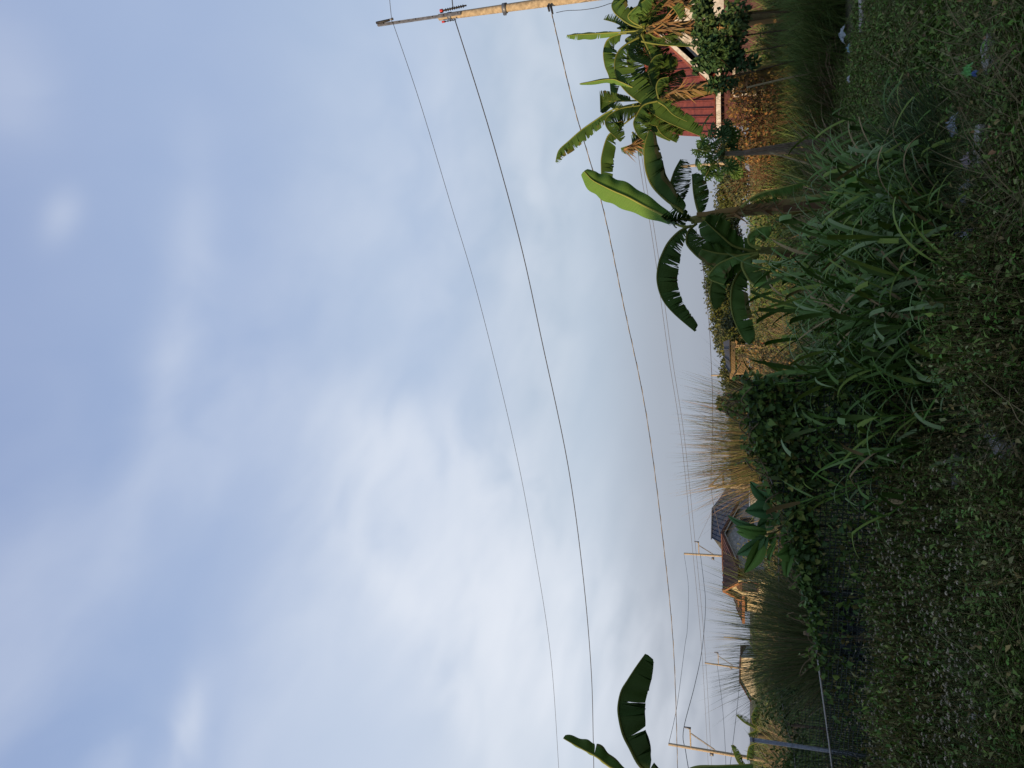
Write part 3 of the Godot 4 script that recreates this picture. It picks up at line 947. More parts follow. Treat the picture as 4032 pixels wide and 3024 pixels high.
func build_bananas() -> void:
	rng.seed = 12
	var o1 := Vector2(2200, 0)
	var o3 := Vector2(2200, 600)
	var oL := Vector2(2200, 2324)
	# ---- plant at the far right, with the crown in front of the red roof
	var d := 17.0
	var r := thing("banana_plant", "banana plant in front of the red roof with a rolled spear leaf", "banana plant", Vector3(xat(60, d), 0, -d), "banana plants by the red roofed house")
	pseudostem(r, [r.position, P(2950, 75, d), P(2700, 105, d), P(2545, 120, d)], 0.13, 0.075, Color(0.2, 0.16, 0.075))
	banana_leaf(r, o1, [740, 265, 600, 275, 380, 290, 190, 300, 70, 310], d, d - 0.2, 0.3, 30, 0.15, true, 1.7, 0.35, 0.0, 0.9)
	banana_leaf(r, o1, [745, 250, 620, 215, 500, 125, 462, 55, 480, 0, 530, -70], d, d + 0.3, 0.72, 72, 0.3, false, 1.35)
	banana_leaf(r, o1, [730, 235, 640, 190, 605, 135, 680, 55, 800, -35], d - 0.2, d - 0.3, 0.66, 66, 0.55, false, 1.35)
	banana_leaf(r, o1, [690, 285, 520, 300, 425, 350, 390, 450, 402, 570, 440, 680, 455, 850], d + 0.1, d + 0.2, 0.66, 76, 0.4, false, 1.15)
	banana_leaf(r, o1, [700, 325, 590, 385, 515, 455, 486, 560, 510, 690, 590, 800, 720, 905, 880, 1030, 1100, 1130, 1235, 1185], d - 0.2, d - 0.8, 0.9, 70, 0.42, false, 1.0, 0.1)
	banana_leaf(r, o1, [700, 330, 610, 430, 600, 560, 660, 680, 780, 720], d + 0.2, d + 0.4, 0.7, 74, 0.5, false, 0.8)
	banana_leaf(r, o1, [720, 300, 800, 480, 830, 560, 960, 600, 1020, 610], d, d, 0.62, 74, 0.65, false, 0.9)
	banana_leaf(r, o1, [740, 240, 640, 300, 520, 210, 390, 170], d + 0.4, d + 0.8, 0.5, 60, 0.85, false, 0.7, 0.2, 0.6)
	banana_leaf(r, o1, [750, 250, 830, 160, 960, 120, 1080, 160], d + 0.2, d + 0.2, 0.6, 66, 0.7, false, 0.75)
	banana_leaf(r, o1, [750, 260, 860, 330, 960, 300, 1100, 250], d, d - 0.2, 0.6, 68, 0.7, false, 0.8)
	banana_leaf(r, o1, [720, 360, 850, 385, 1000, 398, 1180, 406], d - 0.3, d - 0.4, 0.34, 80, 0.9, false, 1.2, 0.2, 0.5)
	banana_leaf(r, o1, [990, 60, 1020, 100, 1060, 170], d - 0.4, d - 0.5, 0.42, 40, 0.3, false, 1.0)
	fill_leaves(r, o1, 740, 270, d + 0.3, 11, 0.7)
	dead_leaf(r, o1, [780, 230, 900, 200, 1050, 230, 1210, 200], d - 0.1, 0.5)
	dead_leaf(r, o1, [780, 280, 930, 260, 1080, 270, 1200, 280], d - 0.15, 0.45)
	dead_leaf(r, o1, [900, 60, 960, 30, 1040, 40, 1130, 20], d - 0.1, 0.4)
	# ---- plant beside it, leaning stem before the roof's eave
	d = 16.5
	r = thing("banana_plant", "leaning banana plant with a shaggy brown stem before the roof eave", "banana plant", Vector3(xat(262, d), 0, -d), "banana plants by the red roofed house")
	pseudostem(r, [r.position, P(3095, 280, d), P(2878, 325, d), P(2740, 360, d), P(2610, 395, d)], 0.15, 0.1, Color(0.25, 0.19, 0.07))
	banana_leaf(r, o1, [800, 830, 660, 770, 540, 715, 440, 690, 180, 730], d, d - 0.2, 0.26, 35, 0.05, true, 1.8, 0.3, 0.0, 1.1)
	banana_leaf(r, o1, [850, 880, 700, 920, 560, 940, 460, 985, 405, 1050, 430, 1130, 535, 1235], d, d - 0.3, 0.85, 74, 0.6, false, 0.8)
	banana_leaf(r, o1, [700, 900, 560, 930, 440, 970, 330, 1040, 200, 1130, 90, 1225, 0, 1310, -28, 1412], d + 0.2, d + 0.4, 0.5, 58, 0.45, false, 1.15, 0.25, 0.35)
	banana_leaf(r, o1, [860, 880, 740, 915, 680, 1000, 652, 1080, 690, 1180, 755, 1230], d - 0.2, d - 0.4, 0.7, 74, 0.6, false, 0.9)
	banana_leaf(r, o1, [760, 920, 620, 1040, 500, 1130, 425, 1190, 376, 1350, 370, 1460, 380, 1600, 430, 1690], d + 0.3, d + 0.5, 0.56, 78, 0.25, false, 0.75, 0.25)
	banana_leaf(r, o1, [850, 870, 560, 880, 370, 885, 450, 930, 560, 1000], d + 0.4, d + 0.5, 0.5, 70, 0.7, false, 0.7, 0.2)
	banana_leaf(r, o1, [860, 870, 800, 700, 780, 600, 830, 500, 900, 470], d + 0.3, d + 0.3, 0.6, 72, 0.7, false, 0.75)
	banana_leaf(r, o1, [870, 860, 850, 760, 880, 690, 960, 670], d - 0.2, d - 0.2, 0.45, 75, 0.85, false, 0.9)
	banana_leaf(r, o1, [870, 890, 930, 930, 1000, 1000, 1120, 1060], d - 0.3, d - 0.4, 0.4, 70, 0.85, false, 1.0)
	banana_leaf(r, o1, [640, 1150, 720, 1250, 640, 1260, 540, 1290], d + 0.2, d + 0.3, 0.5, 70, 0.7, false, 0.9)
	fill_leaves(r, o1, 830, 880, d + 0.35, 12, 0.72)
	dead_leaf(r, o1, [700, 1230, 650, 1270, 600, 1285, 560, 1310], d, 0.3)
	dead_leaf(r, o1, [900, 860, 1000, 800, 1120, 790, 1300, 740], d - 0.2, 0.35)
	# ---- tall plant whose pale new leaf stands up
	d = 11.0
	r = thing("banana_plant", "banana plant with one tall pale unfurled leaf above broad dark ones", "banana plant", Vector3(xat(790, d), 0, -d))
	pseudostem(r, [r.position, P(3194, 799, d), P(3050, 817, d), P(2880, 838, d), P(2720, 868, d)], 0.115, 0.05, Color(0.3, 0.28, 0.1))
	banana_leaf(r, o3, [1180, 640, 1060, 640, 900, 545, 740, 465, 600, 390, 480, 338, 380, 290, 290, 240, 220, 165], d, d - 0.3, 0.42, 20, 0.0, true, 2.0, 0.2, 0.0, 0.55)
	banana_leaf(r, o3, [1150, 590, 1060, 500, 940, 420, 820, 300, 765, 180, 745, 60, 748, -60, 785, -190], d - 0.1, d - 0.5, 0.5, 66, 0.12, false, 0.85, 0.12)
	banana_leaf(r, o3, [1150, 640, 1050, 690, 960, 780, 905, 880, 870, 980, 858, 1120, 900, 1270, 1000, 1400, 1185, 1560], d - 0.1, d - 0.6, 0.56, 74, 0.42, false, 0.75, 0.06)
	banana_leaf(r, o3, [1200, 620, 1130, 690, 1115, 790, 1180, 880, 1260, 950, 1345, 1010], d - 0.2, d - 0.5, 0.62, 60, 0.3, false, 0.62)
	banana_leaf(r, o3, [1180, 600, 1080, 580, 1000, 600, 930, 590, 890, 560], d - 0.3, d - 0.6, 0.5, 55, 0.35, false, 0.65)
	banana_leaf(r, o3, [1250, 600, 1205, 480, 1175, 350, 1160, 190], d + 0.1, d + 0.2, 0.42, 64, 0.35, false, 0.9, 0.2)
	banana_leaf(r, o3, [1150, 570, 1000, 480, 960, 350, 1000, 180, 1060, 60], d + 0.4, d + 0.7, 0.6, 75, 0.85, false, 0.6)
	banana_leaf(r, o3, [1250, 570, 1350, 600, 1440, 620], d - 0.2, d - 0.3, 0.3, 60, 0.3, false, 0.7)
	banana_leaf(r, o3, [1590, 480, 1680, 400, 1780, 350, 1900, 320, 2150, 255], d - 0.2, d - 0.4, 0.4, 75, 0.8, false, 1.6, 0.2, 0.5)
	dead_leaf(r, o3, [1450, 560, 1600, 520, 1750, 500, 1900, 490], d - 0.1, 0.25)
	# ---- young plant at its foot
	d = 10.2
	r = thing("banana_plant", "young low banana plant with leaves spreading over the weeds", "banana plant", Vector3(xat(985, d), 0, -d))
	pseudostem(r, [r.position, P(3150, 988, d), P(2990, 985, d)], 0.07, 0.04, Color(0.2, 0.2, 0.07))
	banana_leaf(r, o3, [1760, 860, 1690, 860, 1530, 820, 1430, 740, 1340, 660, 1270, 592], d, d - 0.3, 0.44, 22, 0.12, true, 0.85, 0.15)
	banana_leaf(r, o3, [1740, 870, 1620, 905, 1500, 890, 1370, 875, 1245, 842], d - 0.1, d - 0.3, 0.5, 40, 0.1, true, 0.8, 0.2)
	banana_leaf(r, o3, [1740, 880, 1640, 890, 1530, 915, 1400, 970, 1330, 1040, 1310, 1100, 1400, 1140, 1440, 1150], d - 0.2, d - 0.5, 0.5, 55, 0.12, false, 1.3, 0.12)
	banana_leaf(r, o3, [1650, 930, 1480, 1000, 1360, 1080, 1322, 1180, 1322, 1270, 1350, 1365], d + 0.1, d + 0.2, 0.4, 74, 0.15, false, 0.75, 0.25)
	banana_leaf(r, o3, [1740, 900, 1640, 980, 1560, 1060, 1512, 1170, 1500, 1290, 1512, 1400, 1545, 1500, 1605, 1620, 1660, 1677], d - 0.1, d - 0.4, 0.44, 70, 0.2, false, 1.0, 0.15, 0.3)
	banana_leaf(r, o3, [1740, 890, 1600, 960, 1650, 1100, 1720, 1160, 1830, 1195], d - 0.4, d - 0.7, 0.45, 60, 0.2, false, 0.95)
	banana_leaf(r, o3, [1760, 840, 1665, 800, 1655, 720, 1740, 660, 1850, 640], d - 0.2, d - 0.3, 0.4, 66, 0.4, false, 1.7, 0.15, 0.3)
	# ---- plant at the left edge, stem outside the picture
	d = 8.0
	r = thing("banana_plant", "banana plant with a long dark ragged leaf arching over the fence", "banana plant", Vector3(xat(3130, d), 0, -d))
	pseudostem(r, [r.position, P(3300, 3125, d), P(2900, 3110, d), P(2720, 3095, d)], 0.1, 0.05, Color(0.2, 0.2, 0.07))
	banana_leaf(r, oL, [1150, 1710, 900, 1640, 720, 1540, 620, 1370, 560, 1250, 525, 1100, 520, 1000, 545, 880, 600, 785, 680, 660, 755, 555], d, d - 0.3, 0.54, 80, 0.24, false, 0.62, 0.12, 0.0, 0.1)
	banana_leaf(r, oL, [1150, 1700, 700, 1650, 470, 1550, 330, 1450, 200, 1380, 40, 1290], d + 0.1, d + 0.1, 0.3, 45, 0.05, true, 1.5, 0.25, 0.05, 0.8)
	banana_leaf(r, oL, [1150, 1700, 1100, 1600, 1200, 1540, 1400, 1530, 1680, 1515], d - 0.2, d - 0.4, 0.5, 55, 0.1, false, 1.35)
	# ---- distant one behind the left fence
	d = 32.0
	r = thing("banana_plant", "small distant banana plant behind the left fence near the leaning pole", "banana plant", Vector3(xat(2890, d), 0, -d))
	pseudostem(r, [r.position, P(3030, 2898, d), P(2985, 2895, d)], 0.14, 0.09, Color(0.16, 0.13, 0.08))
	banana_leaf(r, oL, [1735, 1215, 1680, 1190, 1610, 1150, 1545, 1090], d, d, 0.5, 60, 0.8, false, 0.6)
	banana_leaf(r, oL, [1735, 1215, 1690, 1150, 1685, 1080, 1725, 1005], d, d, 0.6, 65, 0.8, false, 0.6)
	banana_leaf(r, oL, [1735, 1215, 1690, 1235, 1650, 1250], d, d, 0.5, 60, 0.8, false, 0.7)
	banana_leaf(r, oL, [1720, 1330, 1660, 1360, 1640, 1440, 1640, 1480], d - 3, d - 3, 0.55, 60, 0.6, false, 0.8)
	banana_leaf(r, oL, [1640, 1540, 1560, 1500, 1500, 1350], d - 3, d - 3, 0.5, 70, 0.5, false, 0.7)

# ---------- net fences ----------
var fence_pts := []
func fence_at(t: float) -> Vector3:       # top edge of the near fence, 0 at its right end
	return fence_top[int(clampf(t, 0, 1) * (fence_top.size() - 1))]
var fence_top := []
func net_mesh(top: Array, cell: float, r: float, sd: int) -> ArrayMesh:
	# real strands; the net sags and waves
	var total := 0.0
	var acc := [0.0]
	for i in top.size() - 1:
		total += (top[i + 1] - top[i]).length()
		acc.append(total)
	var at := func(l: float) -> Vector3:
		var k := 0
		while k < top.size() - 2 and acc[k + 1] < l: k += 1
		return top[k].lerp(top[k + 1], clampf((l - acc[k]) / max(acc[k + 1] - acc[k], 0.001), 0, 1))
	var bulge := func(p: Vector3, l: float, y: float) -> Vector3:
		return Vector3(p.x + 0.02 * noise.get_noise_2d(l * 3, y * 3 + sd), y + 0.016 * noise.get_noise_2d(l * 2.2 + 40, y * 2 + sd), p.z + 0.07 * noise.get_noise_2d(l * 1.1 + 9, y * 1.6 + sd))
	var s := begin()
	var l := 0.0
	while l < total:
		var p: Vector3 = at.call(l)
		var a := []
		var y := 0.02
		while y < p.y - 0.05:
			a.append(bulge.call(p, l, y))
			y += cell * 2
		a.append(bulge.call(p, l, p.y))
		if a.size() > 1: tube(s, a, r, r, 3, false)
		l += cell
	var yy := 0.02
	while yy < 2.0:
		var a := []
		var m := 0.0
		while m < total:
			var p: Vector3 = at.call(m)
			if yy < p.y:
				a.append(bulge.call(p, m, yy))
			elif a.size() > 1:
				tube(s, a, r, r, 3, false)
				a = []
			else: a = []
			m += cell * 2
		if a.size() > 1: tube(s, a, r, r, 3, false)
		yy += cell
	return mesh_of(s)
func heart() -> ArrayMesh:        # a vine leaf, stalk at the origin, tip along +y, one unit long
	var s := begin()
	var out := [[0.0, 0.0], [-0.28, -0.12], [-0.46, 0.1], [-0.4, 0.4], [-0.18, 0.75], [0.0, 1.0], [0.18, 0.75], [0.4, 0.4], [0.46, 0.1], [0.28, -0.12]]
	var mid := Vector3(0, 0.4, -0.06)
	var p := []
	for e in out: p.append(Vector3(e[0], e[1], absf(e[0]) * 0.35 - e[1] * e[1] * 0.18))
	for i in p.size(): tri(s, mid, p[i], p[(i + 1) % p.size()])
	return mesh_of(s)
func leaf_places(n: int, sampler: Callable, lo: float, hi: float, out: Array, tints: Array, c: Array) -> void:
	for i in n:
		var p: Vector3 = sampler.call()
		var dir := (Vector3(0, -0.35, 0.35) + unit() * 0.85).normalized()
		var b := turned(dir, rng.randf() * TAU).scaled(Vector3.ONE * rng.randf_range(lo, hi))
		out.append(Transform3D(b, p))
		tints.append(rc(c[rng.randi() % c.size()], 0.22))
func vine_thing(label: String, at: Vector3, places: Array, tints: Array, singles: int, stems: Array) -> void:
	var o := thing("climbing_vine", label, "vine", at)
	var h := heart()
	var order := range(places.size())
	order.sort_custom(func(a, b): return places[a].origin.z > places[b].origin.z)
	var mats := []
	for i in 8:
		var m := StandardMaterial3D.new()
		m.albedo_color = rc([Color(0.085, 0.145, 0.036), Color(0.06, 0.115, 0.036), Color(0.13, 0.2, 0.045), Color(0.07, 0.125, 0.045)][i % 4], 0.2).linear_to_srgb()
		m.roughness = 0.5
		m.metallic_specular = 0.22
		m.cull_mode = BaseMaterial3D.CULL_DISABLED
		m.backlight_enabled = true
		m.backlight = Color(0.12, 0.17, 0.03)
		mats.append(m)
	var rest := []
	var rt := []
	for k in order.size():
		var tr: Transform3D = places[order[k]]
		tr.origin -= at
		if k < singles:
			var l := node("leaf", h, mats[k % 8], o)
			l.transform = tr
		else:
			rest.append(tr); rt.append(tints[order[k]])
	if rest.size(): many("foliage", h, M.leaf, rest, rt, o)
	for st in stems:
		var s := begin()
		s.set_color(Color(0.16, 0.12, 0.07))
		var rel := []
		for p in st: rel.append(p - at)
		tube(s, curve(rel, 14), 0.006, 0.004, 5)
		put("vine_stem", s, M.matte, o)
func build_fence() -> void:
	rng.seed = 33
	var raw := []
	for e in [[2950, 1500, 6.9], [2945, 1620, 6.9], [2975, 1750, 6.95], [3040, 1900, 7.0], [3115, 2100, 7.2], [3160, 2300, 7.5], [3196, 2414, 7.8], [3232, 2680, 8.4], [3266, 2934, 9.0], [3284, 3090, 9.4]]:
		raw.append(P(e[0], e[1], e[2]))
	fence_top = curve(raw, 90)
	var o := thing("net_fence", "black plastic net fence hung on thin posts across the lot", "fence", Vector3(fence_top[0].x, 0, fence_top[0].z))
	var rel := []
	for p in fence_top: rel.append(p - o.position)
	var nm := node("net", net_mesh(rel, 0.042, 0.0048, 1), M.net, o)
	nm.set_meta("kind", "stuff")
	var s := begin()
	tube(s, rel.slice(0, 56), 0.006, 0.006, 5)
	put("top_cord", s, M.cord, o)
	s = begin()
	tube(s, rel.slice(55), 0.011, 0.009, 6)
	put("top_rod", s, paint(Color(0.5, 0.47, 0.42), 0.7, true, 5.0), o)
	# posts: dark one in the middle, hidden ones
	for t in [0.03, 0.3, 0.61, 0.98]:
		var p: Vector3 = rel[int(t * 90)]
		var q := p * Vector3(1, 0, 1)
		s = begin()
		tube(s, [q + Vector3(0, -0.1, -0.03), p + Vector3(0.02, -0.1 if t == 0.61 else 0.04, -0.03)], 0.028, 0.024, 8)
		put("post", s, M.black, o)
	# short weathered stake
	var a := P(3178, 2524, 8.0)
	var b := P(3372, 2550, 8.0)
	b.y = max(b.y, 0.0)
	o = thing("wooden_stake", "short weathered wooden stake slanting behind the rod of the net fence", "stake", Vector3(b.x, 0, b.z - 0.25))
	s = begin(false)
	bar(s, Vector3(0, 0, 0), a - b + Vector3(0, b.y, 0), 0.035, 0.035)
	put("shaft", s, M.wood, o)
	s = begin(false)
	bar(s, a - b + Vector3(0, b.y, 0), a - b + Vector3(0, b.y + 0.015, 0), 0.03, 0.03)
	put("cut_end", s, M.bamboo, o)
	# second, finer net behind
	raw = []
	for e in [[3066, 2120, 10.6], [3067, 2300, 10.6], [3069, 2550, 10.7], [3075, 2700, 10.8], [3090, 2830, 10.9], [3125, 2960, 11.0], [3135, 3090, 11.0]]: raw.append(P(e[0], e[1], e[2]))
	var top2 := curve(raw, 60)
	o = thing("net_fence", "farther fine net fence with a pale top cord before the dry grass", "fence", Vector3(top2[0].x, 0, top2[0].z))
	rel = []
	for p in top2: rel.append(p - o.position)
	nm = node("net", net_mesh(rel, 0.042, 0.004, 7), M.net, o)
	nm.set_meta("kind", "stuff")
	s = begin()
	tube(s, rel, 0.006, 0.006, 5)
	put("top_cord", s, M.cord, o)
	for t in [0.0, 0.35, 0.7]:
		var p: Vector3 = rel[int(t * 60)]
		s = begin()
		tube(s, [p * Vector3(1, 0, 1) + Vector3(0, -0.1, -0.03), p + Vector3(0, 0.03, -0.03)], 0.022, 0.02, 7)
		put("post", s, M.wood, o)
	# leaning galvanised pipe
	var p0 := P(2959, 2912, 9.4)
	var p1 := P(3262, 2956, 9.2)
	var dn := (p1 - p0).normalized()
	var foot := p1 + dn * (p1.y / -dn.y)
	o = thing("steel_pipe", "grey galvanised pipe post leaning at the net fence", "pipe", foot)
	s = begin()
	tube(s, [dn * 0.1, p0 - foot], 0.022, 0.022, 12)
	put("pipe", s, M.galv, o)
	s = begin()
	tube(s, [p0 - foot + dn * 0.03, p0 - foot - dn * 0.012], 0.025, 0.025, 12)
	put("end_cap", s, M.steel, o)
	# dark blue shade cloth lying against the back of the net
	var cl := []
	for e in [[3305, 2330, 8.2], [3305, 2400, 8.3], [3308, 2470, 8.5], [3310, 2560, 8.7], [3320, 2620, 8.9]]: cl.append(P(e[0], e[1], e[2]))
	var ct := curve(cl, 40)
	s = begin()
	for i in 40:
		for j in 6:
			var f := func(u: int, v: int) -> Vector3:
				var q: Vector3 = ct[u]
				var y := lerpf(q.y, q.y - 0.22, v / 6.0)
				return Vector3(q.x, y + 0.04 * noise.get_noise_2d(u * 0.3, 3.0), q.z - 0.1 + 0.12 * noise.get_noise_2d(u * 0.22, v * 0.5))
			quad(s, f.call(i, j), f.call(i + 1, j), f.call(i + 1, j + 1), f.call(i, j + 1))
	var sc := put("shade_cloth", s, paint(Color(0.022, 0.03, 0.042), 0.9, true, 2.0), self)
	tag(sc, "dark blue shade cloth strip hanging behind the net fence", "cloth")
	# vines over the fence
	var greens := [Color(0.065, 0.12, 0.034), Color(0.085, 0.15, 0.038), Color(0.13, 0.2, 0.045), Color(0.055, 0.1, 0.036)]
	var pl := []
	var tn := []
	var shoots := []
	var hump := func() -> Vector3:
		var t := pow(rng.randf(), 0.9) * 0.52
		var p := fence_at(t)
		var depth: float = lerpf(0.66, 0.22, smoothstep(0.2, 0.52, t)) * (0.75 + 0.8 * noise.get_noise_1d(t * 23.0 + 7))
		var v := rng.randf()
		return Vector3(p.x, p.y + 0.03 + 0.14 * noise.get_noise_1d(t * 34) - v * depth, p.z) + Vector3(rng.randf_range(-0.08, 0.08), 0, rng.randf_range(-0.3, 0.16) * (1.0 - 0.35 * v))
	leaf_places(2900, hump, 0.03, 0.068, pl, tn, greens + [Color(0.17, 0.19, 0.05), Color(0.05, 0.085, 0.03)])
	for i in 46:
		var t := rng.randf() * 0.75
		var b0 := fence_at(t) + Vector3(0, -0.03, rng.randf_range(-0.15, 0.12))
		var tip := b0 + Vector3(rng.randf_range(-0.22, 0.22), rng.randf_range(0.05, 0.26), rng.randf_range(-0.1, 0.2))
		shoots.append([b0, b0.lerp(tip, 0.5) + Vector3(0, 0.05, 0), tip, tip + Vector3(rng.randf_range(-0.12, 0.12), -0.06, 0.05)])
		for k in 6:
			var lp := b0.lerp(tip, 0.3 + 0.14 * k)
			var one := func() -> Vector3: return lp
			leaf_places(1, one, 0.025, 0.05, pl, tn, [Color(0.13, 0.2, 0.045), Color(0.1, 0.16, 0.04)])
	var thin := func() -> Vector3:
		var t := rng.randf_range(0.45, 0.76)
		var p := fence_at(t)
		var v := absf(rng.randfn(0, 1))
		return Vector3(p.x, p.y + 0.03 - v * 0.07, p.z) + Vector3(rng.randf_range(-0.05, 0.05), 0, rng.randf_range(-0.1, 0.1))
	leaf_places(600, thin, 0.03, 0.058, pl, tn, greens)
	var hang := func() -> Vector3:
		var t := pow(rng.randf(), 1.3) * 0.85
		var p := fence_at(t)
		return Vector3(p.x, p.y * pow(rng.randf(), 0.85), p.z) + Vector3(0, 0, rng.randf_range(-0.16, 0.12))
	leaf_places(2800, hang, 0.028, 0.065, pl, tn, greens + [Color(0.16, 0.14, 0.05)])
	var stems := shoots
	for i in 16:
		var t := rng.randf() * 0.7
		var a0 := fence_at(t)
		stems.append([Vector3(a0.x, 0, a0.z - 0.05), Vector3(a0.x + rng.randf_range(-0.2, 0.2), a0.y * 0.5, a0.z - 0.06), a0 + Vector3(0, -0.05, -0.02), fence_at(t + 0.06) + Vector3(0, 0.02, 0.03)])
	vine_thing("dense green climbing vine with heart-shaped leaves draped over the net fence", fence_top[20] * Vector3(1, 0, 1), pl, tn, 300, stems)
	pl = []; tn = []
	var knot := func() -> Vector3:
		var u := unit() * pow(rng.randf(), 0.5)
		var q := P(3085, 2660, 10.7)
		return q + Vector3(u.x * 0.28, u.y * 0.2 - 0.05, u.z * 0.15)
	leaf_places(420, knot, 0.05, 0.08, pl, tn, [Color(0.035, 0.07, 0.03), Color(0.05, 0.09, 0.035)])
	var knot2 := func() -> Vector3:
		var q: Vector3 = top2[rng.randi_range(30, 58)]
		return q + Vector3(rng.randf_range(-0.1, 0.1), 0.05 - pow(rng.randf(), 2.0) * 0.3, rng.randf_range(-0.1, 0.08))
	leaf_places(300, knot2, 0.035, 0.06, pl, tn, [Color(0.06, 0.09, 0.03), Color(0.09, 0.12, 0.04)])
	vine_thing("small dark knot of vine hanging on the top cord of the farther net", P(3085, 2660, 10.7) * Vector3(1, 0, 1), pl, tn, 60, [])

# ---------- shrubs ----------
func lance(root: Node3D, a: Vector3, b: Vector3, w: float, face: Vector3, c: Color) -> void:    # an oval pointed leaf from a to b
	var n := 9
	var T := (b - a).normalized()
	var S := T.cross(face).normalized()
	var N := S.cross(T)
	var L := (b - a).length()
	var s := begin()
	for i in n:
		for side in [-1.0, 1.0]:
			var q := []
			for j in 2:
				var t := float(i + j) / n
				var hw := w * 0.5 * pow(sin(PI * pow(t, 0.8)), 0.8)
				var m := a.lerp(b, t) + N * L * 0.12 * sin(PI * t)
				q.append([m, m + S * side * hw * 0.5 + N * hw * 0.28, m + S * side * hw + N * hw * 0.42])
			for k in 2:
				s.set_color(c * (1.0 if k else 1.08))
				quad(s, q[0][k], q[0][k + 1], q[1][k + 1], q[1][k])
	var leaf := put("leaf", s, M.leaf, root)
	s = begin()
	s.set_color(c * 1.7)
	tube(s, [a, a.lerp(b, 0.5) + N * (L * 0.12 - 0.001), b], 0.0035, 0.001, 4)
	put("midrib", s, M.matte, leaf)
func palm_leaf(r: float) -> ArrayMesh:       # lobed papaya leaf, centre at the origin, facing +z
	var s := begin()
	for k in 9:
		var a := -2.3 + 4.6 * k / 8.0
		var d := Vector3(sin(a), cos(a), 0)
		var x := Vector3(d.y, -d.x, 0)
		var l := r * (1.0 - 0.25 * absf(k - 4) / 4.0)
		var z := Vector3(0, 0, -0.22 * l)
		for side in [-1.0, 1.0]:
			var e: Vector3 = x * side * l
			tri(s, Vector3.ZERO, d * l * 0.35 + e * 0.13, d * l * 0.62 + e * 0.09 + z * 0.3)
			tri(s, d * l * 0.5 + e * 0.08 + z * 0.2, d * l * 0.72 + e * 0.26 + z * 0.6, d * l * 0.7 + z * 0.4)
			tri(s, Vector3.ZERO, d * l * 0.62 + e * 0.09 + z * 0.3, d * l + z)
	return mesh_of(s)
